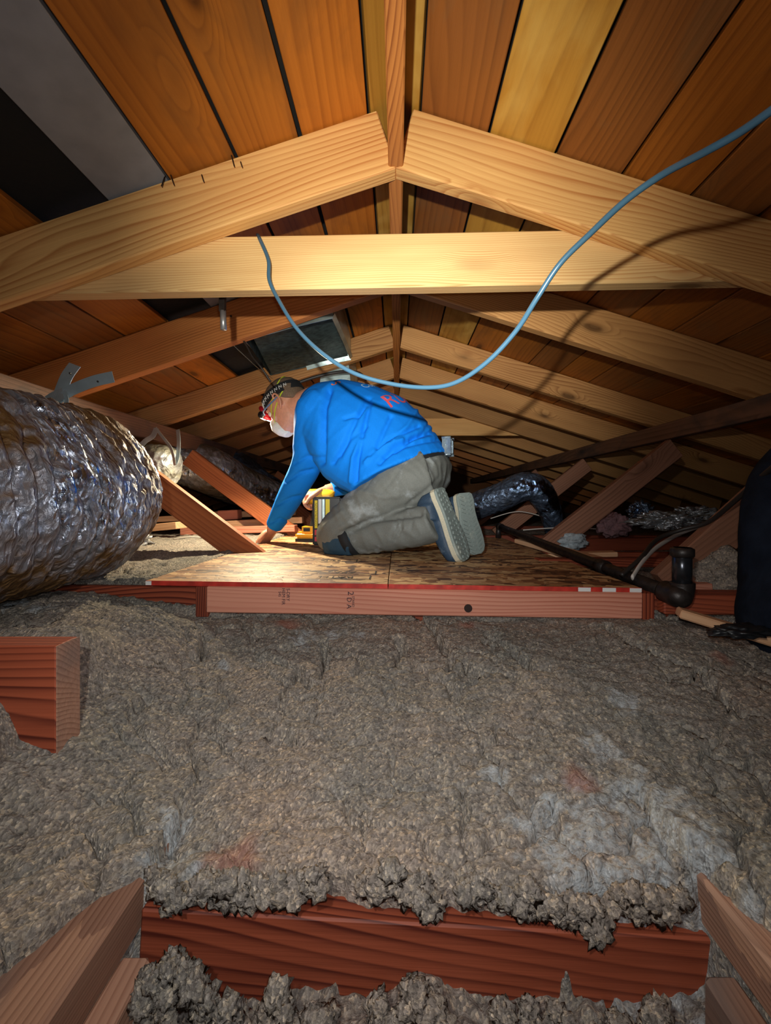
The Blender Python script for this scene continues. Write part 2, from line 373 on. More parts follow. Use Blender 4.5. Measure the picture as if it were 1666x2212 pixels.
def smooth_path(pts, sub=6):
    P = [Vector(p) for p in pts]; out = []
    for i in range(len(P) - 1):
        p0 = P[max(i - 1, 0)]; p1 = P[i]; p2 = P[i + 1]; p3 = P[min(i + 2, len(P) - 1)]
        for k in range(sub):
            s = k / sub
            out.append(.5 * ((2 * p1) + (p2 - p0) * s + (2 * p0 - 5 * p1 + 4 * p2 - p3) * s * s + (3 * p1 - p0 - 3 * p2 + p3) * s ** 3))
    out.append(P[-1]); return out
def smooth_vals(v, sub=6):
    P = smooth_path([(x, 0, 0) for x in v], sub); return [p.x for p in P]
def tube(bm, pts, radii, n=12, rfun=None, flat=1.0, cap=True, up=None):
    if not hasattr(radii, '__len__'): radii = [radii] * len(pts)
    pts = [Vector(p) for p in pts]
    u = None; R = []
    for i, p in enumerate(pts):
        d = (pts[min(i + 1, len(pts) - 1)] - pts[max(i - 1, 0)]).normalized()
        if u is None:
            u = (Vector(up) if up else (Vector((0, 0, 1)) if abs(d.z) < .9 else Vector((1, 0, 0))))
        u = (u - d * u.dot(d)).normalized(); v = d.cross(u); row = []
        for k in range(n):
            a = 2 * math.pi * k / n; r = radii[i]
            if rfun: r = rfun(i / (len(pts) - 1), a, r, p)
            row.append(bm.verts.new(p + u * (math.cos(a) * r) + v * (math.sin(a) * r * flat)))
        R.append(row)
    for a, b in zip(R[:-1], R[1:]):
        for k in range(n): bm.faces.new((a[k], a[(k + 1) % n], b[(k + 1) % n], b[k]))
    if cap:
        bm.faces.new(R[0][::-1]); bm.faces.new(R[-1])
    return R
def ball(bm, c, r, sx=1, sy=1, sz=1, seg=16, M3=None):
    ret = bmesh.ops.create_uvsphere(bm, u_segments=seg, v_segments=max(6, seg // 2 + 2), radius=1)
    for v in ret['verts']:
        q = Vector((v.co.x * sx * r, v.co.y * sy * r, v.co.z * sz * r))
        if M3 is not None: q = M3 @ q
        v.co = q + Vector(c)
    return ret['verts']
def lump(name, c, r, mat, parent=None, amp=.35, seed=0, scl=(1, 1, 1), sub=4, freq=2.2):
    bm = bmesh.new(); bmesh.ops.create_icosphere(bm, subdivisions=sub, radius=1)
    for v in bm.verts:
        q = v.co * freq + Vector((seed * 3.1, seed, 0))
        k = 1 + amp * (noise.noise(q) + .5 * noise.noise(q * 2.3) + .3 * noise.noise(q * 6))
        v.co = Vector((v.co.x * scl[0], v.co.y * scl[1], v.co.z * scl[2])) * k * r + Vector(c)
    return fin(name, bm, mat, parent, smooth=True)
def boxat(bm, c, sx, sy, sz, M3=None):
    r = bmesh.ops.create_cube(bm, size=1)
    for v in r['verts']:
        q = Vector((v.co.x * sx, v.co.y * sy, v.co.z * sz))
        if M3 is not None: q = M3 @ q
        v.co = q + Vector(c)
    return r['verts']
def remesh(name, bm, voxel, smooth=2, mat=None, parent=None, disp=None):
    me = bpy.data.meshes.new(name + '_src'); bmesh.ops.recalc_face_normals(bm, faces=bm.faces)
    bmesh.ops.triangulate(bm, faces=bm.faces); bm.to_mesh(me); bm.free()
    o = bpy.data.objects.new(name + '_tmp', me); COL.objects.link(o)
    md = o.modifiers.new('r', 'REMESH'); md.mode = 'VOXEL'; md.voxel_size = voxel
    if smooth:
        ms = o.modifiers.new('s', 'SMOOTH'); ms.factor = .5; ms.iterations = smooth
    dg = bpy.context.evaluated_depsgraph_get(); dg.update()
    me2 = bpy.data.meshes.new_from_object(o.evaluated_get(dg)); me2.name = name
    bpy.data.objects.remove(o); bpy.data.meshes.remove(me)
    me2.materials.clear()
    if disp:
        nrm = [v.normal.copy() for v in me2.vertices]
        for v, n_ in zip(me2.vertices, nrm): v.co += n_ * disp(v.co, n_)
        me2.update()
    return link(name, me2, mat, parent, smooth=True)
def text_bm(s, size, align='CENTER', ext=0.0):
    cu = bpy.data.curves.new('t', 'FONT'); cu.body = s; cu.size = size; cu.align_x = align; cu.align_y = 'CENTER'; cu.extrude = ext; cu.resolution_u = 3
    o = bpy.data.objects.new('t', cu); COL.objects.link(o); dg = bpy.context.evaluated_depsgraph_get(); dg.update()
    me = bpy.data.meshes.new_from_object(o.evaluated_get(dg)); bpy.data.objects.remove(o)
    bm = bmesh.new(); bm.from_mesh(me); bpy.data.meshes.remove(me); return bm
def text_obj(name, s, size, Mx, mat, parent=None):
    bm = text_bm(s, size, ext=.0002); return fin(name, bm, mat, parent, Mx)

# ------------------------------------------------------------------ the roof
SL, SR = .335, .312                    # slopes left and right
RZ = .903                              # ridge height above the lens
def zroof(x): return RZ - (SL * -x if x < 0 else SR * x)
ROOF_END = 7.6
bm = bmesh.new(); off = .030
vs = [bm.verts.new(p) for p in ((-3.0, -.6, zroof(-3.0) + off), (0, -.6, RZ + off), (3.0, -.6, zroof(3.0) + off), (-3.0, ROOF_END, zroof(-3.0) + off), (0, ROOF_END, RZ + off), (3.0, ROOF_END, zroof(3.0) + off))]
up_ = [bm.verts.new(v.co + Vector((0, 0, .012))) for v in vs]
for a in (vs, up_):
    bm.faces.new((a[0], a[1], a[4], a[3])); bm.faces.new((a[1], a[2], a[5], a[4]))
ceiling = fin('ceiling', bm, M['felt']); tag(ceiling, kind='structure')

rows_l = [-.014, -.066, -.224, -.371, -.524, -.666, -.819]
while rows_l[-1] > -2.9: rows_l.append(rows_l[-1] - .151)
rows_r = [.014, .055, .2125, .365, .518, .675]
while rows_r[-1] < 2.9: rows_r.append(rows_r[-1] + .153)
rafter_h = [.147, .147, .120, .132] + [.14] * 12
rafter_d = [.947, 1.473, 2.122, 2.605, 3.067, 3.53, 4.03, 4.53, 5.05, 5.6, 6.2, 6.9]
matrow = {('l', 0): 'plank_y', ('l', 1): 'plank_o', ('l', 2): 'plank_o', ('l', 3): 'plank_o', ('l', 4): 'greyplank', ('l', 6): 'plank_o',
          ('r', 0): 'plank_y', ('r', 1): 'plank_b', ('r', 2): 'plank_y', ('r', 3): 'plank_b', ('r', 4): 'plank_o'}
rs = random.Random(3)
for side, rows, sl in (('l', rows_l, SL), ('r', rows_r, SR)):
    for k in range(len(rows) - 1):
        x0, x1 = rows[k], rows[k + 1]
        gap = .006 + (.004 if (side, k) in (('l', 1), ('l', 2)) else 0)
        wdt = abs(x1 - x0) - gap
        cuts = [-.5] + sorted(rs.sample(rafter_d[(0 if k % 2 else 1):10:1], 3)) + [ROOF_END]
        for j in range(len(cuts) - 1):
            if side == 'l' and k == 5 and j == 0:
                if cuts[1] < 1.2: pass
                continue
            y0, y1 = cuts[j] + .019 + .002, cuts[j + 1] + .019 - .002
            if side == 'l' and k == 5: y0 = max(y0, 1.6)
            if y1 - y0 < .1: continue
            xm = (x0 + x1) / 2; dz = rs.uniform(0, .0015)
            mk = matrow.get((side, k)) if j == 0 or k < 2 else None
            if mk is None: mk = rs.choice(['plank_o', 'plank_b', 'plank_o', 'plank_b', 'plank_y' if k < 4 else 'plank_b'])
            nrm = Vector((sl if side == 'l' else -sl, 0, 1)); nrm = Vector((-nrm.x, 0, 1)).normalized()
            z = zroof(xm) + .0095 / math.cos(math.atan(sl)) + .001 + dz
            board('roof_plank', (xm, y0, z), (xm, y1, z), wdt / math.cos(math.atan(sl)), .018, M[mk], ceiling, up=nrm, bev=.0015)

ords = ['nearest', 'second', 'third', 'fourth', 'fifth', 'sixth', 'seventh', 'eighth', 'ninth', 'tenth', 'eleventh', 'twelfth']
for i, d in enumerate(rafter_d):
    for side, s, sl in (('left', -1, SL), ('right', 1, SR)):
        hv = rafter_h[i]; hp = hv * math.cos(math.atan(sl))
        x0 = s * (.016 if s > 0 else .024); x1 = s * 2.75
        zc = lambda x: zroof(x) - hv / 2
        nrm = Vector((s * sl, 0, 1)).normalized()
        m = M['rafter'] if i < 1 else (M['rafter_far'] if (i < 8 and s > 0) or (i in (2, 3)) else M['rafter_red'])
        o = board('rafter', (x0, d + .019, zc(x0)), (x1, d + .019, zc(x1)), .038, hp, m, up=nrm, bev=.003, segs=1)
        tone = 'honey-coloured' if m == M['rafter'] else ('light brown' if m == M['rafter_far'] else 'reddish brown')
        tag(o, f'{tone} sloping rafter on the {side} of the ridge board, {ords[i]} from the camera', 'rafter', 'rafters under the roof planks')
o = board('ridge_board', (-.003, -.5, RZ - .147 / 2 - .002), (-.003, ROOF_END - .1, RZ - .147 / 2 - .002), .034, .140, M['ridge'])
tag(o, 'narrow ridge board running away overhead between the meeting rafters', 'beam')
# collar ties behind their rafters
o = board('collar_tie', W(0, 588, .985 + .019) + Vector((-.25, 0, -.004)), W(1666, 555, .985 + .019) + Vector((.05, 0, 0)), .037, .128, M['tie'], bev=.003)
o.name = 'collar_tie'; tag(o, 'brightly lit horizontal collar tie board crossing above the kneeling worker', 'beam', 'collar ties')
o = board('collar_tie', (-1.05, 3.125, .545), (1.18, 3.125, .545), .037, .13, M['rafter'], bev=.003)
tag(o, 'distant horizontal collar tie low behind the worker in the blue shirt', 'beam', 'collar ties')
# purlins
pl = board('purlin', (-1.17, .3, .327), (-1.17, 7.2, .327), .038, .085, M['purlin']); tag(pl, 'dark long purlin under the left rafters above the foil ducts', 'beam', 'purlins')
pr = board('purlin', (1.283, .3, .324), (1.283, 7.2, .324), .038, .078, M['purlin']); tag(pr, 'grey-brown long purlin under the right rafters', 'beam', 'purlins')
# braces
for i, (y, s) in enumerate(((1.53, -1), (2.27, -1), (3.0, -1), (3.9, -1), (.93, 1), (1.87, 1), (2.75, 1), (3.7, 1))):
    top = Vector((s * (1.15 if s < 0 else 1.265), y + .03, .238)); bot = Vector((s * (.52 if s < 0 else .66), y + .03, -.235))
    if s > 0 and i == 4: bot = Vector((.745, 1.16, -.24)); top = Vector((1.27, 1.16, .235))
    hh = .095
    pos = ['nearest the big foil duct', 'second from the camera', 'third, partly behind the sleeve', 'farthest and dimmest',
           'nearest, behind the iron nipple', 'second, longest in full view', 'third, beside the black pipe end', 'farthest and dimmest'][i]
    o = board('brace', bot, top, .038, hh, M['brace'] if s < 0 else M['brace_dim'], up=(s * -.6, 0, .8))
    tag(o, f'slanting wooden brace under the {"left" if s < 0 else "right"} purlin, {pos}', 'brace', 'slanting braces')

# ------------------------------------------------------------------ setting shell
bm = bmesh.new(); boxat(bm, (0, 3.4, -.66), 6.2, 8.6, .02); fl = fin('floor', bm, plain('gypsum_board', lin(150, 146, 140), .9, bumpscale=20)); tag(fl, kind='structure')
bm = bmesh.new(); boxat(bm, (0, ROOF_END + .03, .12), 6.2, .04, 1.6); wb = fin('wall_back', bm, M['plank_b']); tag(wb, kind='structure')
for s, nm in ((-1, 'wall_left'), (1, 'wall_right')):
    bm = bmesh.new(); boxat(bm, (s * 3.02, 3.4, -.3), .04, 8.6, .74); tag(fin(nm, bm, M['plank_b']), kind='structure')

# ------------------------------------------------------------------ insulation surface
def ss(a, b, x):
    t = max(0.0, min(1.0, (x - a) / (b - a))); return t * t * (3 - 2 * t)
def lerp(a, b, t): return a + (b - a) * t
def base_h(x, y):
    # open bay in front of the red header
    edge = .437 + .012 * noise.noise(Vector((x * 9, 3, 0))) + .008 * noise.noise(Vector((x * 31, 7, 0))) + .008 * noise.noise(Vector((x * 80, 2, 0)))
    edge += .014 * ss(.05, 0, abs(x + .07))
    inbay = ss(.272, .258, -x) * ss(.322, .308, x)
    # surface behind
    t = ss(.44, 1.0, y)
    centre = lerp(-.392, -.285, t ** .8)
    left = lerp(-.335, -.215, ss(.5, .8, y)) + .10 * ss(-.425, -.505, x) * ss(.75, .62, y)
    left = max(left, lerp(-.335, -.26, ss(.42, .55, y)))
    right = lerp(-.365, -.285, ss(.45, 1.0, y))
    h = lerp(centre, left, ss(-.30, -.52, x) * .92) if x < 0 else lerp(centre, right, ss(.28, .6, x))
    if x < -.262 or x > .312: h = max(h, -.366)
    if y < .46:      # joist tops exposed
        nearw = ss(.45, .41, y + .015 * noise.noise(Vector((x * 20, y * 20, 5))))
        jn = .03 * noise.noise(Vector((y * 14, x * 3, 2)))
        wx = .262 + max(0, (.432 - y)) * (.62 if x < 0 else .42) + jn * .5
        ax_ = -x if x < 0 else x - .052
        onj = ss(.25, .262, ax_) * ss(wx + .012, wx - .004, ax_)
        h = lerp(h, -.425, nearw * onj)
        outer = ss(.33, .40, abs(x))
        h = lerp(h, -.372, nearw * outer * .7)
    drop = ss(edge + .004, edge - .012, y) * inbay
    clump = .03 * max(0, noise.noise(Vector((x * 16, y * 9, 4)))) + .012 * max(0, noise.noise(Vector((x * 40, y * 30, 8))))
    front = -.500 + clump + .045 * ss(.36, .29, y)
    h = lerp(h, front, drop)
    if x < -.2 and y > .84: h = lerp(h, lerp(-.278, -.222, ss(-.44, -.80, x)), ss(.84, .96, y))
    far = ss(.99, 1.04, y)
    fl_ = -.196 if x < -.45 else lerp(-.196, -.262, ss(-.46, -.40, x))
    fl_ = lerp(fl_, -.25, ss(.6, .75, x))
    fl_ = lerp(fl_, -.225, ss(2.2, 2.6, y))
    if x < -.55: fl_ += .012 * ss(1.2, 1.6, y)
    h = lerp(h, fl_, far)
    return h
tufts = [(1290, 1800, .075), (1400, 1760, .07), (1440, 1840, .07), (1230, 1840, .05), (1180, 1790, .04), (1330, 1880, .05), (1420, 1900, .05), (355, 1905, .03), (375, 1750, .02), (660, 1365, .03), (720, 1365, .025), (765, 1375, .018), (480, 1435, .012), (90, 1310, .03), (30, 1305, .03), (1070, 1690, .02), (1300, 1620, .03), (1350, 1520, .03), (1480, 1810, .05), (1385, 1970, .04), (650, 1390, .02), (1400, 1330, .02)]
redt = [(1250, 1690, .022), (1010, 1352, .02), (1560, 1425, .02), (620, 1345, .03), (500, 1870, .03)]
def px2ground(px, py):
    d = .5
    for _ in range(30):
        z = base_h((px - VX) / F * d, d); dn = -z * F / (py - VY); d = lerp(d, max(.25, min(3, dn)), .5)
    return Vector(((px - VX) / F * d, d, 0))
TU = [(px2ground(a, b), r) for a, b, r in tufts]; RE = [(px2ground(a, b), r) for a, b, r in redt]
CR = []   # big open cracks
for pl_ in ([(900, 1320), (925, 1345), (945, 1365), (975, 1425), (980, 1440)], [(1060, 1370), (1100, 1395), (1150, 1435), (1185, 1445)], [(1310, 1350), (1330, 1370), (1390, 1400), (1420, 1415), (1480, 1435), (1520, 1455), (1550, 1490), (1600, 1540)],
            [(860, 1420), (870, 1400), (860, 1380)], [(700, 1380), (705, 1420), (690, 1450)], [(430, 1420), (440, 1385), (445, 1370)], [(1000, 1420), (1020, 1440)], [(560, 1420), (600, 1425), (640, 1440), (670, 1470)], [(1630, 1850), (1600, 1880), (1640, 1930), (1655, 1990)], [(980, 1900), (960, 1850), (1000, 1800)]):
    CR.append([px2ground(*p) for p in pl_])
def crack(x, y):
    best = 9
    P = Vector((x + .012 * noise.noise(Vector((x * 60, y * 60, 0))), y + .012 * noise.noise(Vector((x * 60, y * 60, 9))), 0))
    for c in CR:
        if abs(P.x - c[0].x) > .35 or abs(P.y - c[0].y) > .4: continue
        for a, b in zip(c[:-1], c[1:]):
            ab = b - a; t = max(0, min(1, (P - a).dot(ab) / max(1e-9, ab.length_squared))); dd = (P - a - ab * t).length
            if dd < best: best = dd
    return best
def tiltx(x): return -.0148 * x
NX, NY = 560, 560
ys = []
for j in range(NY):
    f = j / (NY - 1); ys.append(.24 + (1.1 - .24) * (f / .68) if f < .68 else 1.1 * (7.4 / 1.1) ** ((f - .68) / .32))
verts = []; tc = []
V3 = Vector
for j, y in enumerate(ys):
    half = min(2.95, 1.12 * y + .30)
    for i in range(NX):
        x = (i / (NX - 1) * 2 - 1) * half
        h = base_h(x, y)
        p = V3((x, y, 0)); amp = 1.0 if y < 1.02 else (.9 if y < 3 else 1)
        under = (-.60 < x < .60 and 1.0 < y < 2.36)
        bay = (abs(x) < .25 and y < .42)
        wq = noise.noise(p * 7) * .03
        q = V3((x + wq, y + wq, h * 1.2))
        n_big = noise.noise(q * 6) * .012
        d1, _ = noise.voronoi(q * 20); f1 = (.5 - d1[0]) * .012
        d2, _ = noise.voronoi(q * 62 + V3((noise.noise(q * 50), noise.noise(q * 50 + V3((5, 5, 5))), 0)) * .6); f2 = (.5 - d2[0]) * .0055
        n4 = noise.noise(q * 130) * .0035
        crk = 0
        if y < 1.3:
            d3, _ = noise.voronoi(V3((x + .035 * noise.noise(p * 22), y + .035 * noise.noise(p * 22 + V3((0, 0, 7))), 0)) * 9.5)
            e = d3[1] - d3[0]
            crk -= .018 * ss(.06, .0, e) * ss(.0, .3, noise.noise(p * 5) + .2)
            if y > .5:
                cd = crack(x, y); crk -= .045 * ss(.012, .003, cd)
        hh = h + (n_big + f1 + f2 + n4) * (1.0 if not under else .3) + crk
        if under: hh = min(hh, -.235)
        if -.262 < x < .315 and y < .421: hh = min(hh, -.472)
        if -.86 < x < -.44 and .93 < y < 1.03: hh = min(hh, lerp(-.257, -.222, ss(-.46, -.82, x)) + .008 * noise.noise(p * 60))
        if -.47 < x < .60 and .955 < y < 1.0: hh = min(hh, -.275 + tiltx(x))
        if y > 1.3 and x < -.5 and y < 2.6: hh = min(hh, -.172)
        verts.append((x, y, hh))
        r = g = 0
        if y < 1.1:
            for c, rad in TU:
                dd = (p - c).length
                if dd < rad * 1.3: r = max(r, .85 * ss(rad * 1.1, rad * .2, dd + rad * 1.1 * noise.noise(p * 45) + rad * .5 * noise.noise(p * 120)))
            for c, rad in RE:
                dd = (p - c).length
                if dd < rad * 1.4: g = max(g, ss(rad * 1.4, rad * .3, dd + rad * .5 * noise.noise(p * 40)))
        tc.append((r, g, 0, 1))
faces = [(j * NX + i, j * NX + i + 1, (j + 1) * NX + i + 1, (j + 1) * NX + i) for j in range(NY - 1) for i in range(NX - 1)]
me = bpy.data.meshes.new('loose_insulation'); me.from_pydata(verts, [], faces); me.update()
ca = me.color_attributes.new('tufts', 'FLOAT_COLOR', 'POINT'); ca.data.foreach_set('color', [c for t4 in tc for c in t4])
ins = link('loose_insulation', me, M['insul'], smooth=True)
tag(ins, 'blown grey-brown cellulose insulation with cracks and pale tufts covering the attic floor', 'insulation', kind='stuff')
ins_bvh = BVHTree.FromPolygons([Vector(v) for v in verts], faces)
def ground(x, y):
    hit = ins_bvh.ray_cast(Vector((x, y, 1)), Vector((0, 0, -1))); return hit[0].z if hit[0] else -.25

bm = bmesh.new(); rc = random.Random(11)
def clumpat(c, r, sx, sy, sz):
    k0 = len(bm.verts); q = bmesh.ops.create_icosphere(bm, subdivisions=3, radius=1)['verts']; sd = Vector((rc.random() * 50, rc.random() * 50, 0))
    for v in q:
        n_ = v.co.copy(); k = 1 + .5 * noise.noise(n_ * 1.4 + sd) + .7 * noise.noise(n_ * 3.5 + sd) + .5 * noise.noise(n_ * 8 + sd)
        v.co = Vector((n_.x * sx, n_.y * sy, n_.z * sz)) * r * k + c
for (a, b_, yb, dn) in ((330, 375, 1925, .5), (360, 380, 1975, .5), (400, 500, 1945, .9), (480, 560, 1950, .7), (560, 640, 1950, .9), (620, 690, 1925, .7), (790, 850, 1925, .6), (850, 930, 1950, .9), (915, 950, 1975, .7), (1000, 1080, 1950, .9), (1080, 1160, 1965, .9), (1160, 1210, 1985, 1.1), (1200, 1290, 1990, .9), (1270, 1310, 2020, 1.), (1320, 1400, 1965, .8), (1390, 1480, 1975, .9)):
    for k in range(int((b_ - a) / 7) + 1):
        px = rc.uniform(a, b_); d = rc.uniform(.405, .425); p = W(px, yb + rc.uniform(-30, 8) - 12, d); p.y = d
        clumpat(p, rc.uniform(.005, .0095), 1.2, .9, rc.uniform(.8, 1.5))
for (px, py, hw, n_) in ((385, 2075, 70, 26), (330, 2090, 40, 12), (600, 2140, 45, 16), (905, 2120, 55, 24), (815, 2135, 14, 8), (700, 2170, 60, 12), (1085, 2175, 20, 8), (1140, 2165, 22, 9), (1200, 2180, 60, 12), (1420, 2165, 30, 12), (500, 2170, 60, 12), (1330, 2190, 60, 12)):
    for k in range(int(n_ * 2.6)):
        a = rc.uniform(-1, 1); yy = py + abs(a) ** 1.5 * 90 + rc.uniform(0, 60); d = .385 - rc.uniform(0, .03)
        clumpat(W(px + a * hw, yy, d), rc.uniform(.004, .009), 1.1, 1, rc.uniform(.8, 1.4))
oc = fin('insulation_clumps', bm, M['insul'], smooth=True); tag(oc, 'ragged insulation clumps hanging over and heaped before the bottom header board', 'insulation', kind='stuff')

# ------------------------------------------------------------------ framing in the floor
o = board('header_beam', (-.262, .439, -.413 - .07), (.318, .439, -.443 - .07), .038, .14, M['red'], bev=.002)
tag(o, 'reddish wet-looking header board exposed in the insulation at the very bottom', 'beam')
o = board('ceiling_joist', (-.310, .10, -.39 - .025), (-.310, .60, -.39 - .025), .096, .05, M['fir_weather'], bev=.004); tag(o, 'weathered wooden joist at the bottom left, half buried in insulation', 'joist', 'foreground joists')
o = board('ceiling_joist', (.352, .10, -.39 - .025), (.352, .60, -.39 - .025), .075, .05, M['fir_weather'], bev=.004); tag(o, 'weathered wooden joist at the bottom right, half buried in insulation', 'joist', 'foreground joists')
o = board('cleat', (-.2465, .10, -.43 - .035), (-.2465, .395, -.43 - .035), .028, .07, M['fir_weather'], bev=.004); tag(o, 'short cleat beside the bottom left joist, against the header board', 'cleat', 'cleats')
o = board('cleat', (.297, .10, -.437 - .035), (.297, .385, -.437 - .035), .03, .07, M['fir_weather'], bev=.004); tag(o, 'short cleat beside the bottom right joist, against the header board', 'cleat', 'cleats')
o = board('beam_stub', (-1.25, .541, -.183 - .07), (-.4275, .541, -.183 - .07), .038, .14, M['red'], bev=.002); tag(o, 'red-brown beam end with a sawn face poking from insulation at left', 'beam')
board('sawn_end', (-.4275, .541, -.183 - .07), (-.4262, .541, -.183 - .07), .0375, .139, M['fir_weather'], o.parent, bev=0)
se = bpy.context.scene.collection.objects['sawn_end']; Mw = se.matrix_basis.copy(); se.parent = o; se.matrix_basis = o.matrix_basis.inverted() @ Mw
PT = math.radians(.85)
def tilt(x): return -.0148 * x
beamA = board('cross_joist', (-1.3, 1.035, -.2145 - .045 + tilt(-1.3) * .6), (1.35, 1.035, -.2145 - .045 + tilt(1.35) * .9), .038, .09, M['red'], bev=.002)
tag(beamA, 'long red-brown joist running across behind the pale platform board', 'joist', 'cross joists')
for y, z, lab in ((1.72, -.215, 'under the worker, mostly below the panels'), (2.42, -.205, 'just beyond the panels'), (3.2, -.2, 'far back in the dark')):
    o = board('cross_joist', (-1.5, y, z - .045), (1.5, y, z - .045), .038, .09, M['red'], bev=.002); tag(o, f'red-brown joist crossing the attic floor {lab}', 'joist', 'cross joists')
# pale front board
px0, px1 = -.452, .582; YB = .985
fb = board('platform_board', (px0, YB + .0195, -.2425 + tilt(px0)), (px1, YB + .0195, -.2425 + tilt(px1)), .037, .062, M['pink'], bev=.0025)
tag(fb, 'pale pinkish new fir board with knots and stamps, facing the platform edge', 'board')
def face_M(px, py, d, rot=0):
    p = W(px, py, d); return Matrix.Translation(p) @ Matrix.Rotation(math.pi / 2, 4, 'X') @ Matrix.Rotation(rot, 4, 'Z')
for (s, px, py, sz) in (('S-DRY', 622, 1289, .011), ('HEM FIR', 612, 1293, .011), ('S4S', 604, 1288, .009), ('2', 757, 1284, .020), ('STAND', 763, 1302, .008), ('D A', 754, 1305, .016)):
    text_obj('grade_stamp', s, sz, face_M(px, py, YB - .0008, -math.pi / 2), M['ink'], fb)
bm = bmesh.new(); tube(bm, [W(1012, 1313, YB - .002) , W(1012, 1313, YB - .002) + Vector((0, .012, 0))], .0095, 20); fin('knot_hole', bm, plain('dark_knot', lin(46, 22, 16), .7), fb)
for nm, x, mt in (('left', px0 - .012, 'brace'), ('right', px1 + .014, 'brace')):
    o = board('blocking', (x, YB + .016, -.285 + tilt(x)), (x, YB + .016, -.213 + tilt(x)), .022 if nm == 'left' else .025, .03, M['red'], up=(1, 0, 0), bev=.001)
    tag(o, f'small upright wood block at the {nm} end of the pale platform board', 'block', 'platform blocks')
# OSB panels
ZO = -.2014
xs = [(-.600, -.0225), (-.0205, .583)]
LO = 1.34
for i, (a, b_) in enumerate(xs):
    c = Vector(((a + b_) / 2, YB - .002 + LO / 2 + .012, ZO - .0055 + tilt((a + b_) / 2)))
    t_ = thing('strand_board_panel', ['oriented strand board panel on the left, brightly lit, under the worker\'s hand', 'oriented strand board panel on the right, darker, under the boots'][i], 'panel', c, 'strand board panels')
    a3 = Vector((a, c.y, ZO - .0055 + tilt(a))); b3 = Vector((b_, c.y, ZO - .0055 + tilt(b_)))
    x, y, z = frame_x(a3, b3); Mx = Matrix((x, y, z)).transposed().to_4x4(); Mx.translation = c
    fin('panel', board_bm(b_ - a, LO, .011, .0008), M['osb'], t_, Mx)
    board('painted_edge', a3 + Vector((.0, -LO / 2 - .0006, 0)), b3 + Vector((0, -LO / 2 - .0006, 0)), .002, .0115, M['edgered'], t_, bev=.0004)
    for (wx0, wx1) in ((( -.600, -.586),) if i == 0 else ((.432, .462), (.49, .522), (.555, .5835))):
        board('paint_patch', (wx0, YB - .0035 + .012, ZO - .0055 + tilt(wx0)), (wx1, YB - .0035 + .012, ZO - .0055 + tilt(wx1)), .001, .0095, M['white'], t_, bev=.0002)
    if i == 0:
        for (s, tx, ty, sz, box) in (('APA', 745, 1238, .034, (.17, .05)), ('RATED', 720, 1249, .034, (.19, .05)), ('24/16', 715, 1213, .03, (.17, .045))):
            d = -ZO * F / (ty - VY); p = W(tx, ty, d); p.z = ZO + tilt(p.x) + .0004
            text_obj('panel_stamp', s, sz, Matrix.Translation(p) @ Matrix.Rotation(math.pi, 4, 'Z'), M['inkdark'], t_)
            bm = bmesh.new(); wx, wy = box
            for (cx, cy, sx, sy) in ((0, wy / 2, wx, .003), (0, -wy / 2, wx, .003), (wx / 2, 0, .003, wy), (-wx / 2, 0, .003, wy)): boxat(bm, p + Vector((cx, cy, 0)), sx, sy, .0004)
            fin('stamp_frame', bm, M['inkdark'], t_)
# loose boards
def loose(name, a, b, t, h, mat, label, group=None, cat='board', up=(0, 0, 1), parent=None):
    o = board(name, a, b, t, h, mat, up=up, bev=.003); return tag(o, label, cat, group)
g_ = 'lumber offcuts on the left joists'
loose('lumber_offcut', W(300, 1143, 2.15), W(393, 1134, 2.12), .09, .036, M['pale'], 'short orange lumber offcut lying left, just right of the big duct', g_)
loose('lumber_offcut', W(310, 1124, 2.35), W(450, 1115, 2.40), .09, .032, M['pale'], 'thin orange plank lying left, upper one beside the big duct', g_)
loose('lumber_offcut', W(440, 1116, 2.5), W(490, 1108, 2.5), .09, .034, M['pale'], 'pale plank behind the nearest left brace, left of the block', g_)
loose('lumber_offcut', W(476, 1113, 2.44), W(518, 1111, 2.44), .07, .055, M['pink'], 'chunky pale block on top of the left lumber pile', g_)
loose('lumber_offcut', W(515, 1111, 2.55), W(640, 1106, 2.6), .09, .036, M['pale'], 'long pale plank at top right of the left lumber pile', g_)
loose('lumber_offcut', W(465, 1133, 2.38), W(655, 1123, 2.42), .08, .036, M['pale'], 'long pale plank in the middle of the left lumber pile', g_)
loose('lumber_offcut', W(395, 1148, 2.28), W(640, 1141, 2.25), .06, .036, M['pink'], 'lowest pale plank of the left lumber pile, by the worker\'s hand', g_)
g_ = 'lumber pieces on the right'
loose('lumber_piece', W(1130, 1168, 1.98), W(1300, 1215, 1.45), .09, .02, M['pale'], 'pale plank lying beyond the right panel under the black pipe', g_)
loose('lumber_piece', W(1180, 1200, 1.72), W(1330, 1196, 1.68), .06, .02, M['pale'], 'pale flat piece crossing behind the black pipe', g_)
loose('lumber_piece', W(1440, 1276, 1.12), W(1530, 1272, 1.12), .04, .036, M['pink'], 'small pinkish block just behind the iron elbow', g_)
loose('lumber_piece', W(1465, 1322, .86), W(1700, 1394, .80), .035, .018, M['pale'], 'tan stick lying on insulation at the right edge', g_)
loose('lumber_piece', W(1210, 1178, 2.0), W(1560, 1172, 2.05), .038, .06, M['red'], 'dim red-brown joist piece far right behind the white tuft', g_)
loose('lumber_piece', W(1160, 1215, 1.45), W(1700, 1212, 1.5), .05, .03, M['red'], 'dim red-brown strip between the pipe and the nipple', g_)
loose('lumber_piece', W(1405, 1290, 1.02) + Vector((0, -.04, -.005)), W(1690, 1292, 1.02) + Vector((0, -.04, -.005)), .03, .045, M['red'], 'red-brown joist face right of the iron elbow', g_)

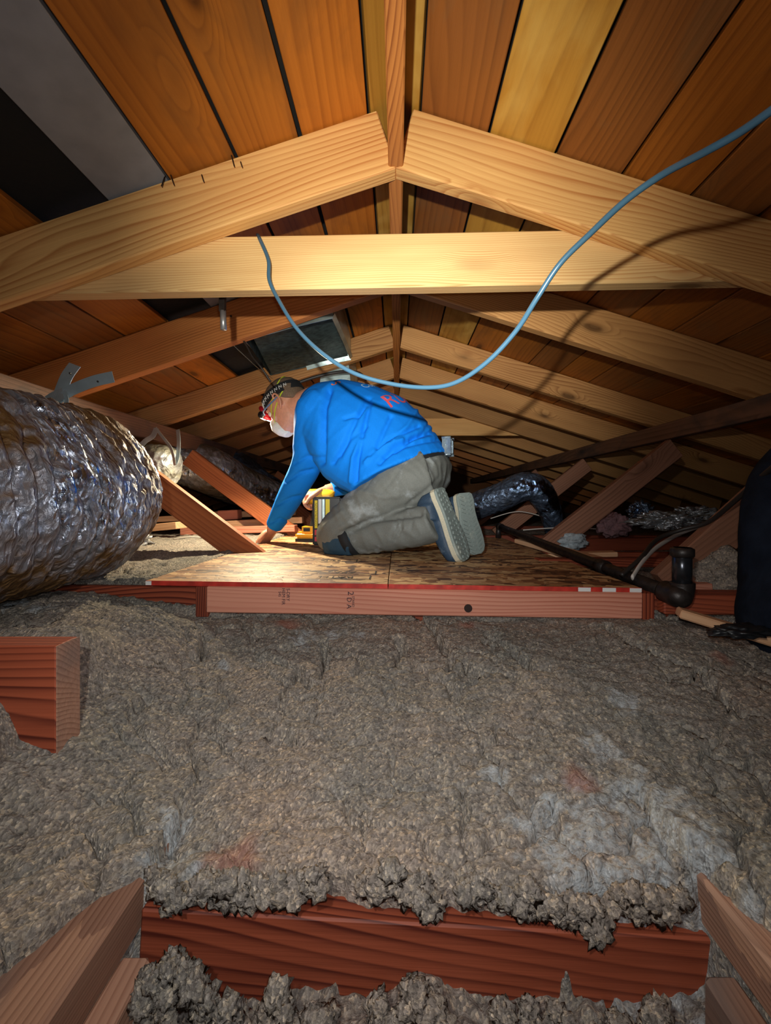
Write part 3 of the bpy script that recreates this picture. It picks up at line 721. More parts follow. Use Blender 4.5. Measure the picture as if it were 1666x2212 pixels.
# ------------------------------------------------------------------ iron pipe
P0 = W(1450, 1282, .955); P1 = W(1080, 1138, 2.25)
t_ = thing('iron_pipe', 'black iron gas pipe lying across the right panel with elbow and upright nipple', 'pipe', P0)
bm = bmesh.new(); tube(bm, [P0.lerp(P1, k / 10) for k in range(11)], .0165, 20); fin('pipe_run', bm, M['iron'], t_, smooth=True)
bm = bmesh.new(); q = P0.lerp(P1, .22); ax = (P1 - P0).normalized(); tube(bm, [q - ax * .02, q + ax * .02], .0215, 20); fin('coupling', bm, M['iron'], t_, smooth=True)
bm = bmesh.new(); tube(bm, [P1 - ax * .03, P1 + ax * .01], .02, 16); fin('coupling', bm, M['iron'], t_, smooth=True)
E = W(1474, 1283, .94)
bm = bmesh.new(); tube(bm, smooth_path([P0 + ax * .02, P0 - ax * .02, E + Vector((-.004, 0, -.004)), E + Vector((0, 0, .015)), E + Vector((0, 0, .026))], 6), .025, 20); fin('elbow', bm, M['iron'], t_, smooth=True)
bm = bmesh.new(); tube(bm, [E + Vector((0, 0, .01)), E + Vector((0, 0, .105))], .0195, 20); fin('nipple', bm, M['chromed'], t_, smooth=True)
bm = bmesh.new(); tube(bm, [E + Vector((0, 0, .083)), E + Vector((0, 0, .086)), E + Vector((0, 0, .102)), E + Vector((0, 0, .105))], [.02, .024, .024, .018], 20); fin('cap', bm, M['iron'], t_, smooth=True)
bm = bmesh.new(); tube(bm, [P1 + Vector((-.005, 0, .006)), P1 + Vector((-.01, 0, -.06))], .014, 14); fin('drop_fitting', bm, M['iron'], t_, smooth=True)

# ------------------------------------------------------------------ cables
def cable(name, pts, r, mat, label, cat='cable', group=None, flat=1.0):
    bm = bmesh.new(); P = smooth_path([W(*p) for p in pts], 8); tube(bm, P, r, 10, flat=flat)
    o = fin(name, bm, mat, smooth=True); return tag(o, label, cat, group)
cable('electrical_cable', [(557, 508, 1.03), (562, 518, .975), (580, 562, .962), (582, 605, .958), (602, 648, .955), (640, 708, .93), (695, 762, .9), (765, 806, .88), (850, 830, .86), (930, 837, .83), (990, 824, .80), (1055, 780, .76), (1115, 715, .72), (1160, 645, .68), (1210, 570, .65), (1275, 505, .61), (1350, 435, .56), (1430, 378, .52), (1520, 330, .47), (1600, 285, .44), (1700, 215, .40)], .0044, M['cable_grey'],
      'long blue-grey cable drooping from the collar tie across to the upper right corner')
cable('wire_lead', [(499, 682, 1.47), (503, 700, 1.50), (515, 722, 1.5), (530, 742, 1.5), (545, 770, 1.5), (565, 795, 1.5), (585, 825, 1.52)], .0035, M['cable_black'], 'thin dark wire hanging left of the metal vent box')
cable('black_hose', [(640, 828, 2.05), (690, 812, 2.06), (740, 803, 2.06), (775, 806, 2.04), (790, 820, 2.1)], .008, M['cable_black'], 'black cable arching in front of the lower vent duct behind the worker\'s neck')
cable('white_cable', [(1366, 1248, 1.05), (1390, 1212, 1.12), (1425, 1178, 1.25), (1480, 1148, 1.4), (1540, 1130, 1.55), (1600, 1116, 1.7)], .0075, M['cable_white'], 'white sheathed cable rising from the floor right of the black pipe', flat=.45)
cable('dark_cable', [(1342, 1243, 1.10), (1385, 1205, 1.13), (1420, 1165, 1.2), (1470, 1145, 1.2), (1530, 1128, 1.15), (1590, 1080, 1.05), (1640, 1035, .95), (1700, 985, .85)], .006, M['cable_black'], 'dark cable running from the floor up past the right edge')
for k, (a, lab) in enumerate((([(1060, 1120, 2.6), (1120, 1105, 2.6), (1180, 1118, 2.6)], 'thin pale wire on the floor behind the black pipe end'), ([(1130, 1145, 2.2), (1210, 1140, 2.2), (1300, 1143, 2.2)], 'thin pale wire on the floor between the right braces'), ([(375, 1165, 1.95), (410, 1160, 1.95), (450, 1163, 1.95)], 'thin white wire on the insulation beside the nearest left brace'))):
    cable('floor_wire', a, .003, M['cable_white'], lab, group='loose floor wires')

# ------------------------------------------------------------------ hanging bits
t_ = thing('pipe_hanger', 'short steel pipe stub hanging under the left of the collar tie', 'hanger', W(482, 650, 1.06))
bm = bmesh.new(); boxat(bm, W(481, 655, 1.06), .014, .012, .045); fin('hanger_strap', bm, M['iron'], t_)
bm = bmesh.new(); tube(bm, [W(482, 672, 1.06), W(483, 712, 1.06)], .0075, 14); fin('stub', bm, M['steelrod'], t_, smooth=True)
g_ = 'nail points through the rafter'
for (px, py, dx, dy, lab) in ((357, 380, -8, 22, 'left of the grey plank end'), (368, 375, 8, 24, 'right of the grey plank end'), (500, 335, 6, 24, 'below the second plank gap from the left'), (520, 350, 3, 10, 'bent, just right of the plank gap'), (436, 378, 4, 14, 'alone between the plank gaps')):
    bm = bmesh.new(); tube(bm, [W(px, py, .944), W(px + dx, py + dy, .930)], [.0016, .0012], 8); o = fin('nail', bm, M['iron']); tag(o, f'bent rusty nail on the nearest left rafter, {lab}', 'nail', g_)

# ------------------------------------------------------------------ ducts
def flex(name, pts, rad, mat, ribs, amp, n=72, sub=24, seed=0, crinkle=.5, label=None, parent=None, flat=1.0):
    P = smooth_path(pts, sub); L = len(P); rr = smooth_vals(rad, sub) if hasattr(rad, '__len__') else [rad] * L
    def rf(s, a, r, p):
        ca, sa = math.cos(a), math.sin(a)
        sh = noise.noise(Vector((s * 9 + seed, ca * .9, sa * .9))) * 1.1 + .35 * noise.noise(Vector((s * 22 + seed, ca * 3, sa * 3)))
        ph = ribs * s + sh
        rib = abs(math.sin(math.pi * ph)) ** .55
        am = amp * (.35 + 1.1 * abs(noise.noise(Vector((s * ribs * .25, ca * 1.5 + seed, sa * 1.5)))))
        cr = (.5 - abs(noise.noise(Vector((s * ribs * 1.1, ca * 5, sa * 5 + seed)))) * 2) * amp * crinkle * .45
        cr += (.5 - abs(noise.noise(Vector((s * ribs * 2.3, ca * 13, sa * 13 + seed)))) * 2) * amp * crinkle * .22
        bg = noise.noise(Vector((s * 3, ca * 1.5 + seed, sa * 1.5))) * amp * .9
        return r + am * (rib - .5) * 1.5 + cr + bg
    bm = bmesh.new(); tube(bm, P, rr, n, rf, flat=flat); return fin(name, bm, mat, parent, smooth=True)
t_ = thing('flex_duct', 'big crinkled silver foil duct at the left edge, bulging into view', 'duct', (-.84, .9, -.18))
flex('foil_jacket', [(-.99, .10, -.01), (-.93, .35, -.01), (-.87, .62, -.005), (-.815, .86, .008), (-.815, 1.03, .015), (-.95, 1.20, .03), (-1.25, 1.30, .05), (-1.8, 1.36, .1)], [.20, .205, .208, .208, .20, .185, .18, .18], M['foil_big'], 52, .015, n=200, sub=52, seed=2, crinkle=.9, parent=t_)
# fallen jacket skirt under the big duct
# hanging strap (Y shaped) on the big duct
def strip(bm, pts, wdt, th=.0012, side=None):
    P = smooth_path(pts, 6)
    R = []
    for i, p in enumerate(P):
        d = (P[min(i + 1, len(P) - 1)] - P[max(i - 1, 0)]).normalized(); s = Vector(side or (0, -1, 0)); nn = s
        u = d.cross(nn).normalized() * wdt / 2; nv = u.cross(d).normalized() * th / 2
        R.append([bm.verts.new(p + a) for a in (u + nv, u - nv, -u - nv, -u + nv)])
    for a, b in zip(R[:-1], R[1:]):
        for k in range(4): bm.faces.new((a[k], a[(k + 1) % 4], b[(k + 1) % 4], b[k]))
    bm.faces.new(R[0][::-1]); bm.faces.new(R[-1])
t_ = thing('metal_strap', 'galvanised hanger strap with two arms on top of the big foil duct', 'strap', W(130, 865, 1.0))
bm = bmesh.new(); strip(bm, [W(162, 788, 1.0), W(145, 812, .99), W(133, 840, .985), W(125, 862, .98)], .029); fin('strap_arm', bm, M['strap'], t_)
bm = bmesh.new(); strip(bm, [W(245, 814, .99), W(205, 823, .985), W(165, 838, .98), (W(138, 852, .975)), W(120, 866, .97)], .027); fin('strap_arm', bm, M['strap'], t_)
bm = bmesh.new(); strip(bm, [W(98, 872, .96), W(118, 858, .962), W(137, 850, .965)], .036, side=(.2, -.8, .5)); strip(bm, [W(137, 845, .965), W(143, 862, .962), W(143, 880, .955)], .012); fin('strap_clip', bm, M['strap'], t_)
for (a, b) in ((151, 806), (211, 824)):
    bm = bmesh.new(); ball(bm, W(a, b, .978), .0022, seg=8); fin('rivet', bm, M['iron'], t_)
# smaller ducts beyond
t_ = thing('flex_duct', 'grey-beige wrapped duct end behind the big duct, hung under the left purlin', 'duct', W(335, 1005, 1.95))
flex('duct_jacket', [W(150, 960, 2.2), W(230, 975, 2.1), W(290, 1003, 1.98), W(340, 1006, 1.93), W(370, 1008, 1.92), W(380, 1010, 1.92)], [.1, .1, .1, .098, .085, .04], M['foil2'], 12, .006, n=48, sub=12, seed=5, parent=t_)
t_ = thing('flex_duct', 'ribbed silver foil duct curving down behind the second left brace', 'duct', W(440, 1010, 2.1))
flex('duct_jacket', [W(365, 985, 2.42), W(410, 1000, 2.48), W(460, 1020, 2.55), W(520, 1050, 2.75), W(600, 1080, 3.0)], [.135, .14, .14, .13, .12], M['foil'], 16, .006, n=56, sub=14, seed=8, parent=t_)
t_ = thing('flex_duct', 'dusty foil duct far back beside the third left brace', 'duct', W(540, 1020, 3.0))
flex('duct_jacket', [W(470, 985, 3.1), W(520, 1010, 3.0), W(560, 1045, 2.95), W(620, 1080, 3.0)], [.09, .1, .1, .1], M['foil_dark'], 14, .006, n=40, sub=10, seed=11, parent=t_)
t_ = thing('metal_strap', 'thin pair of hanger straps around the smaller left ducts', 'strap', W(360, 930, 1.85))
bm = bmesh.new(); strip(bm, [W(338, 925, 1.84), W(330, 942, 1.83), W(315, 952, 1.82), W(305, 962, 1.81)], .022); strip(bm, [W(336, 924, 1.84), W(352, 945, 1.83), W(370, 970, 1.81), W(378, 1005, 1.8)], .012); fin('strap_arm', bm, M['strap'], t_)
bm = bmesh.new(); strip(bm, [W(384, 928, 1.86), W(386, 955, 1.84), W(384, 985, 1.83), W(378, 1004, 1.82)], .016); fin('strap_arm', bm, M['strap'], t_)
t_ = thing('flex_duct', 'dark foil duct sloping up to the right behind the boots', 'duct', W(1085, 1080, 2.4))
flex('duct_jacket', [W(985, 1130, 2.6), W(1020, 1098, 2.5), W(1080, 1074, 2.4), (W(1130, 1052, 2.35)), W(1165, 1062, 2.35), W(1190, 1110, 2.4), W(1200, 1160, 2.5)], [.075, .078, .08, .082, .075, .06, .055], M['foil_dark'], 30, .005, n=56, sub=14, seed=14, parent=t_)
for k, (c, r, scl, sd, lab) in enumerate(((W(1440, 1125, 1.85), .085, (1.5, .8, .42), 1, 'crumpled foil wrap glinting far right behind the white cable'), (W(1385, 1110, 1.95), .05, (1.0, .8, 1.0), 3, 'small peaked foil scrap left of the crumpled foil wrap'), (W(1505, 1112, 1.9), .07, (1.3, .8, .5), 6, 'foil scrap glinting near the dark bundle at right'), (W(555, 1095, 2.7), .055, (1.2, .8, .8), 9, 'foil scrap behind the lumber pile left of the worker\'s arm'))):
    o = lump('foil_scrap', c, r, M['foil'] if k != 1 else M['foil_dark'], amp=.55, seed=sd, scl=scl, sub=5, freq=3.0); tag(o, lab, 'foil', 'foil scraps')
o = lump('fibre_tuft', W(1325, 1135, 1.95), .06, M['pinkfibre'], amp=.4, seed=4, scl=(1.2, 1, .9)); tag(o, 'pinkish grey insulation clump on the floor at right', 'insulation', 'fibre clumps')
o = lump('fibre_tuft', W(1232, 1170, 1.9), .055, M['whitefibre'], amp=.5, seed=7, scl=(1.3, 1, .7)); tag(o, 'white insulation tuft beside the foot of the second right brace', 'insulation', 'fibre clumps')
o = lump('fibre_tuft', W(300, 1168, 1.75), .045, M['foil'], amp=.6, seed=12, scl=(.9, 1, .9)); tag(o, 'crumpled clear foil scrap at the right foot of the big duct', 'foil', 'foil scraps')
o = lump('fibre_tuft', W(1570, 1250, 1.15), .085, M['insul'], amp=.4, seed=17, scl=(1.2, .7, .9)); tag(o, 'brownish insulation mound right of the iron nipple', 'insulation', 'fibre clumps')
# black rag on the stick
o = lump('black_rag', W(1600, 1362, .80), .045, M['black'], amp=.6, seed=21, scl=(1.2, .6, .22)); tag(o, 'crumpled black rag lying over the tan stick at the right edge', 'rag')
# dark bundle at the right edge
t_ = thing('wrapped_bundle', 'dark navy cloth-wrapped bundle standing at the right frame edge', 'bundle', W(1680, 1330, .85))
bm = bmesh.new(); P = smooth_path([W(1700, 960, .95), W(1708, 1000, .95), W(1716, 1080, .93), W(1722, 1180, .9), W(1722, 1270, .88), W(1705, 1340, .86), W(1730, 1400, .84)], 10)
tube(bm, P, smooth_vals([.025, .06, .09, .105, .10, .085, .07], 10), 40, lambda s, a, r, p: r * (1 + .12 * noise.noise(Vector((s * 3, math.cos(a) * 1.5, math.sin(a) * 1.5))) + .05 * noise.noise(Vector((s * 9, math.cos(a) * 5, math.sin(a) * 5)))))
fin('cloth_wrap', bm, M['navy'], t_, smooth=True)

# ------------------------------------------------------------------ vent box between the rafters
A = W(527, 731, 1.53); B = W(719, 682, 1.53); C = W(757, 771, 2.10); D = W(584, 811, 2.10)
t_ = thing('vent_box', 'galvanised sheet metal vent box with a torn opening hanging under the roof', 'vent box', (A + C) / 2)
UPV = Vector((.0, 0, .16))
def panel_q(name, q, mat, th=.0015, parent=t_):
    bm = bmesh.new(); n_ = (q[1] - q[0]).cross(q[3] - q[0]).normalized() * th; k = 8
    for sgn in (0, 1):
        g = [[bm.verts.new(q[0].lerp(q[1], i / k).lerp(q[3].lerp(q[2], i / k), j / k) + n_ * sgn + n_ * 1.5 * noise.noise(q[0].lerp(q[1], i / k).lerp(q[3].lerp(q[2], i / k), j / k) * 14)) for i in range(k + 1)] for j in range(k + 1)]
        for j in range(k):
            for i in range(k): bm.faces.new((g[j][i], g[j][i + 1], g[j + 1][i + 1], g[j + 1][i]))
    return fin(name, bm, mat, parent)
def roofpt(p): return Vector((p.x, p.y, zroof(p.x) - .004))
panel_q('front_panel', [A, B, roofpt(B), roofpt(A)], M['galv'])
panel_q('side_panel', [B, C, roofpt(C), roofpt(B)], M['galv'])
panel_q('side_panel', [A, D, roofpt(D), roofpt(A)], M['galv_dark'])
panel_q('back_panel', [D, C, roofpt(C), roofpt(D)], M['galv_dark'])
# sagging inner liner with a dark slot above it
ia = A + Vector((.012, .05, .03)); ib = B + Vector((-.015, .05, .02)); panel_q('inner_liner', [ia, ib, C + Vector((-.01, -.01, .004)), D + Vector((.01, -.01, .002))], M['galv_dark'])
# bent rim strips
bm = bmesh.new(); strip(bm, [A + Vector((0, -.004, -.002)), A.lerp(B, .5) + Vector((0, -.004, .001)), B + Vector((0, -.004, -.002))], .024, side=(0, -1, .35)); fin('rim', bm, M['galv'], t_)
bm = bmesh.new(); strip(bm, [W(499, 741, 1.54), W(530, 770, 1.72), W(560, 797, 1.93), W(586, 815, 2.1)], .02, side=(-.3, -.8, -.5)); fin('rim', bm, M['galv'], t_)
bm = bmesh.new(); strip(bm, [B + Vector((.002, 0, 0)), B.lerp(C, .5) + Vector((.006, 0, -.004)), C + Vector((.004, 0, -.002))], .02, side=(.5, -.6, -.4)); strip(bm, [C, C.lerp(D, .3) + Vector((0, -.01, .0)), C.lerp(D, .55)], .03, side=(0, -.9, -.4)); fin('rim', bm, M['galv'], t_)
t_ = thing('duct_collar', 'lower galvanised duct piece behind the worker\'s neck, below the vent box', 'duct', W(735, 810, 2.2))
q = [W(694, 792, 2.2), W(758, 772, 2.2), W(772, 825, 2.2), W(690, 845, 2.2)]
panel_q('front_panel', [W(690, 850, 2.17), W(760, 845, 2.17), W(752, 775, 2.17), W(694, 795, 2.17)], M['galv'], parent=t_)
panel_q('side_panel', [W(760, 845, 2.17), W(774, 838, 2.5), W(768, 770, 2.5), W(752, 775, 2.17)], M['galv'], parent=t_)

# ------------------------------------------------------------------ the worker
fd = Vector((-.93, .36, 0)).normalized(); rd = Vector((.36, .93, 0)).normalized(); UZ = Vector((0, 0, 1))
def ringTB(T, Bt, d, a, lat=rd):
    t3 = W(T[0], T[1], d); b3 = W(Bt[0], Bt[1], d); c = (t3 + b3) / 2; return (c, lat * a, (t3 - b3) / 2)
person = thing('person', 'worker in a blue long-sleeved shirt kneeling on the panels, head bowed, red headlamp', 'person', (.0, 1.55, ZO))
torso_r = [ringTB((966, 976), (772, 1068), 1.60, .20), ringTB((928, 912), (742, 1058), 1.64, .195), ringTB((872, 858), (714, 1038), 1.68, .205), ringTB((812, 834), (698, 1010), 1.72, .205), ringTB((757, 823), (690, 985), 1.76, .20), ringTB((716, 827), (672, 950), 1.79, .165), ringTB((686, 834), (658, 900), 1.81, .085)]
def shrink(r, k): return [(c, u * k, v * k) for c, u, v in r]
LS = W(684, 888, 1.64); LE = W(662, 1008, 1.74); LW = W(592, 1136, 1.87)
RS = Vector((-.20, 1.93, .345)); REl = Vector((-.07, 2.08, .11)); RWr = W(718, 1056, 2.0)
def limb(bm, pts, rad, n=18, sub=5): tube(bm, smooth_path(pts, sub), smooth_vals(rad, sub), n)
Lknee = W(722, 1158, 1.555); Lhip = W(905, 1030, 1.55); Lank = W(945, 1122, 1.43)
latoff = rd * .17
Rhip = Lhip + latoff; Rknee = Vector((-.14, 1.80, ZO + .068)); Rank = W(1000, 1120, 1.53)

# head frame
HC = W(622, 874, 1.87)
hF = (fd * .80 + UZ * -.60).normalized(); hR = rd; hU = hR.cross(hF).normalized()
if hU.z < 0: hU = -hU
HM = Matrix((hR, hF, hU)).transposed() * .95
def H(x, y, z): return HC + HM @ Vector((x, y, z))
def head_bm(bm, k=1.0):
    prof = [  # z, front y, back y, half width
        (-.118, .075, .020, .018), (-.108, .092, .0, .036), (-.09, .098, -.03, .050), (-.065, .098, -.055, .058), (-.04, .096, -.072, .064), (-.015, .094, -.086, .069), (.01, .094, -.096, .073), (.035, .097, -.101, .076), (.06, .094, -.100, .076), (.085, .082, -.09, .068), (.105, .058, -.066, .051), (.118, .022, -.03, .024)]
    rings = [(H(0, (f + b) / 2 * k, z * k), HM @ Vector((w_ * k, 0, 0)), HM @ Vector((0, (f - b) / 2 * k, 0))) for z, f, b, w_ in prof]
    loft(bm, rings, 28, power=2.2)
def hand(bm, base, palm_dir, across, normal, curl, k=1.0, spread=.018, thumb_side=1):
    """palm as a flattened box loft, five finger chains; curl in radians per joint"""
    pd, ac, nn = palm_dir.normalized(), across.normalized(), normal.normalized()
    loft(bm, [(base - pd * .02, ac * .026 * k, nn * .021 * k), (base + pd * .02, ac * .036 * k, nn * .018 * k), (base + pd * .055, ac * .043 * k, nn * .015 * k), (base + pd * .085, ac * .042 * k, nn * .012 * k)], 18, power=2.6)
    for i, (off, ln) in enumerate(((-1.5, .070), (-.5, .080), (.5, .075), (1.5, .060))):
        p = base + pd * .078 + ac * off * spread; d = (pd + ac * off * .06).normalized(); pts = [p - d * .02, p]; c_ = curl[i] if hasattr(curl, '__len__') else curl
        for j, fr in enumerate((.45, .32, .23)):
            q = Matrix.Rotation(-c_, 3, ac) @ d if False else (d * math.cos(c_) + nn * -math.sin(c_)).normalized()
            nn2 = nn * math.cos(c_) + d * math.sin(c_)
            d = q; p = p + d * ln * fr * k; pts.append(p); nn_s = nn; nn = nn2.normalized()
        nn = normal.normalized()
        tube(bm, smooth_path(pts, 3), smooth_vals([.0095, .0095, .0088, .008, .0068], 3), 10); ball(bm, pts[-1], .0068, seg=8)
    p = base + pd * .012 + ac * (-.034 * thumb_side); d = (pd * .75 - ac * .55 * thumb_side - nn * .35).normalized()
    pts = [p + ac * .012 * thumb_side, p, p + d * .036, p + d * .036 + (pd * .95 - nn * .3 - ac * .1 * thumb_side).normalized() * .030, p + d * .036 + (pd * .9 - nn * .45).normalized() * .052]
    tube(bm, smooth_path(pts, 3), smooth_vals([.013, .014, .0115, .0098, .008], 3), 10); ball(bm, pts[-1], .008, seg=8)

bm = bmesh.new()
loft(bm, [ringTB((940, 1000), (880, 1050), 1.60, .11)] + shrink(torso_r[1:6], .82) , 28)
head_bm(bm)
# neck
tube(bm, smooth_path([W(720, 880, 1.80), W(685, 866, 1.82), H(0, -.04, -.05), H(0, -.01, 0)], 4), smooth_vals([.075, .066, .060, .055], 4), 20)
# nose, brow, chin, ears, eye sockets
loft(bm, [(H(0, .088, .022), HM @ Vector((.009, 0, 0)), HM @ Vector((0, .008, .004))), (H(0, .1, .0), HM @ Vector((.011, 0, 0)), HM @ Vector((0, .012, .004))), (H(0, .112, -.02), HM @ Vector((.015, 0, 0)), HM @ Vector((0, .013, .004))), (H(0, .104, -.03), HM @ Vector((.015, 0, 0)), HM @ Vector((0, .010, .003)))], 14)
for s in (-1, 1):
    ball(bm, H(s * .03, .088, .022), .022, 1.1, .45, .4, 12, HM)          # brow
    ball(bm, H(s * .045, .07, -.03), .026, .8, .7, .8, 12, HM)            # cheek
    ball(bm, H(s * .078, -.006, -.008), .024, .35, .6, 1.0, 12, HM)
    tube(bm, smooth_path([H(s * .078, .006, -.036), H(s * .088, -.006, -.034), H(s * .094, -.022, -.006), H(s * .095, -.018, .022), H(s * .090, .0, .030), H(s * .080, .010, .016)], 4), .0052, 8)
ball(bm, H(0, .09, -.055), .020, 1.1, .4, .3, 12, HM); ball(bm, H(0, .088, -.098), .02, 1, .7, .7, 12, HM)
# arms
limb(bm, [LS, LS.lerp(LE, .5), LE, LE.lerp(LW, .5), LW, LW + (LW - LE).normalized() * .03], [.06, .048, .042, .040, .028, .026])
limb(bm, [RS, RS.lerp(REl, .5), REl, REl.lerp(RWr, .5), RWr, RWr + (RWr - REl).normalized() * .03], [.06, .048, .042, .040, .028, .026])
# legs
limb(bm, [Lhip, Lhip.lerp(Lknee, .5), Lknee], [.08, .06, .045]); limb(bm, [Lknee, Lknee.lerp(Lank, .45), Lank], [.042, .036, .03])
limb(bm, [Rhip, Rhip.lerp(Rknee, .5), Rknee], [.08, .06, .045]); limb(bm, [Rknee, Rknee.lerp(Rank, .45), Rank], [.042, .036, .03])
for a in (Lank, Rank): limb(bm, [a, a + Vector((.0, .01, -.02)), a + Vector((.012, .02, -.06))], [.03, .03, .024])
# hands: left hand pressed on the panel, right hand on the tool
hb = LW + (LW - LE).normalized() * .035
pdL = Vector((-.50, .05, -.62)).normalized(); acL = Vector((.30, .9, -.12)).normalized(); nnL = acL.cross(pdL).normalized()
if nnL.x > 0: nnL = -nnL
hand(bm, hb, pdL, acL, nnL, [.55, .62, .66, .7], thumb_side=1)
hb2 = RWr + (RWr - REl).normalized() * .035
pdR = (RWr - REl).normalized(); pdR = Vector((pdR.x, pdR.y, -.35)).normalized(); acR = Vector((.2, .9, 0)).normalized(); nnR = acR.cross(pdR).normalized()
if nnR.z < 0: nnR = -nnR
hand(bm, hb2, pdR, acR, nnR, [.8, .8, .8, .8], thumb_side=1)
remesh('body', bm, .0042, 1, M['skin'], person)

# shirt
creases = []
for pl_, wd, dp in (([(792, 862), (770, 905), (745, 960), (720, 1000)], 5, -.007), ([(800, 870), (785, 930), (772, 990), (768, 1040)], 5, -.008), ([(745, 905), (775, 895), (800, 860)], 4, -.005), ([(820, 1000), (850, 968), (890, 945), (930, 935)], 5, -.007), ([(800, 985), (835, 950), (880, 930), (905, 920)], 4, -.006), ([(830, 985), (870, 965), (910, 955), (945, 950)], 4, -.005),
                    ([(815, 965), (830, 930), (845, 900)], 5, -.006), ([(790, 1000), (810, 975), (840, 960), (870, 950)], 5, .006), ([(712, 845), (700, 880), (697, 960), (694, 1000)], 7, -.012), ([(735, 985), (755, 950), (790, 920)], 5, -.005), ([(760, 1040), (764, 990), (780, 950)], 5, .007), ([(855, 975), (900, 940), (950, 925)], 4, -.005),
                    ([(905, 880), (880, 920), (850, 950)], 5, .005), ([(935, 905), (915, 935), (890, 945)], 4, -.004), ([(640, 1000), (665, 985), (690, 990)], 4, -.004), ([(620, 1040), (650, 1020), (675, 1015)], 4, -.005), ([(600, 1090), (630, 1075), (650, 1072)], 4, -.004), ([(585, 1130), (605, 1120), (625, 1125)], 3, -.004)):
    creases.append(([Vector(p) for p in pl_], wd, dp))
def proj2(p): return Vector((VX + p.x / p.y * F, VY - p.z / p.y * F))
def crease_disp(co, n_):
    if co.y > 1.86 and co.x > -.42: return 0
    v = proj2(co); s = 0
    for P, wd, dp in creases:
        best = 99; dp = dp * 1.7
        for a, b in zip(P[:-1], P[1:]):
            ab = b - a; t = max(0, min(1, (v - a).dot(ab) / ab.length_squared)); dd = (v - a - ab * t).length
            if dd < best: best = dd; 
        if best < 3 * wd: s += dp * math.exp(-(best / wd) ** 2)
    return s
def shirt_disp(co, n_):
    f = noise.noise(Vector((co.x * 5, co.y * 5, co.z * 5)))
    q = Vector(((co.x * .8 - co.z * .6) * 34, co.y * 12, (co.x * .6 + co.z * .8) * 8))
    r = 1 - abs(noise.noise(q)) * 2
    return .006 * f + .0035 * r * max(0, .2 + f) + crease_disp(co, n_)
bm = bmesh.new()
loft(bm, torso_r, 32)
limb(bm, [LS + Vector((.03, .03, .0)), LS, LS.lerp(LE, .5), LE, LE.lerp(LW, .45), LW], [.075, .080, .066, .061, .054, .038], 22)
limb(bm, [LS + Vector((.03, .12, .02)), LS + Vector((0, .02, .01))], [.085, .078], 20)
limb(bm, [RS + Vector((.0, -.08, .02)), RS, RS.lerp(REl, .5), REl, REl.lerp(RWr, .45), RWr], [.08, .080, .066, .061, .052, .040], 22)
shirt = remesh('shirt', bm, .0055, 3, M['shirt'], person, shirt_disp)

# trousers
bm = bmesh.new()
loft(bm, [ringTB((930, 950), (815, 1025), 1.62, .135), ringTB((955, 972), (815, 1055), 1.60, .165), ringTB((970, 1000), (850, 1075), 1.59, .175), ringTB((966, 1035), (890, 1085), 1.585, .16), ringTB((950, 1060), (915, 1088), 1.58, .12)], 28)
limb(bm, [W(915, 1030, 1.54), W(870, 1045, 1.53), W(815, 1080, 1.53), W(762, 1118, 1.54), Lknee + Vector((0, 0, .002)), Lknee + Vector((-.012, .01, -.012))], [.112, .108, .092, .078, .068, .050], 24)
limb(bm, [Lknee + Vector((.01, 0, 0)), W(790, 1160, 1.52), W(860, 1146, 1.47), W(915, 1134, 1.43), W(940, 1126, 1.41)], [.060, .060, .066, .066, .064], 22)
limb(bm, [Rhip, Rhip.lerp(Rknee, .5), Rknee], [.115, .09, .066], 22)
limb(bm, [Rknee, Rknee.lerp(Rank, .5), Rank + Vector((-.03, 0, .0))], [.058, .058, .062], 22)
tcre = []
for pl_, wd, dp in (([(865, 1010), (850, 1035), (828, 1060)], 3, -.003), ([(818, 1018), (800, 1040), (790, 1055)], 3, -.003), ([(905, 1112), (860, 1115), (800, 1125), (752, 1148)], 7, -.012), ([(855, 1165), (868, 1140), (866, 1115)], 4, -.006), ([(845, 1160), (858, 1130), (850, 1118)], 4, -.005), ([(700, 1140), (720, 1120), (740, 1105)], 4, .004), ([(735, 1130), (760, 1120), (775, 1100)], 5, -.004), ([(720, 1170), (735, 1150), (760, 1140)], 4, -.004), ([(880, 1090), (920, 1060), (945, 1035)], 5, -.005), ([(780, 1060), (830, 1075), (860, 1070)], 5, .004), ([(885, 1160), (892, 1125), (880, 1105)], 3, -.003)):
    tcre.append(([Vector(p) for p in pl_], wd, dp))
def tr_disp(co, n_):
    f = noise.noise(co * 7); q = Vector(((co.x * .8 + co.z * .6) * 30, co.y * 14, (co.x * .6 - co.z * .8) * 10)); s = 0
    if n_.y < .3:
        v = proj2(co)
        for P, wd, dp in tcre:
            best = 99
            for a, b in zip(P[:-1], P[1:]):
                ab = b - a; t = max(0, min(1, (v - a).dot(ab) / ab.length_squared)); best = min(best, (v - a - ab * t).length)
            if best < 3 * wd: s += dp * math.exp(-(best / wd) ** 2)
    return .005 * f + .004 * (1 - abs(noise.noise(q)) * 2) + s
remesh('trousers', bm, .0055, 3, M['trouser'], person, tr_disp)
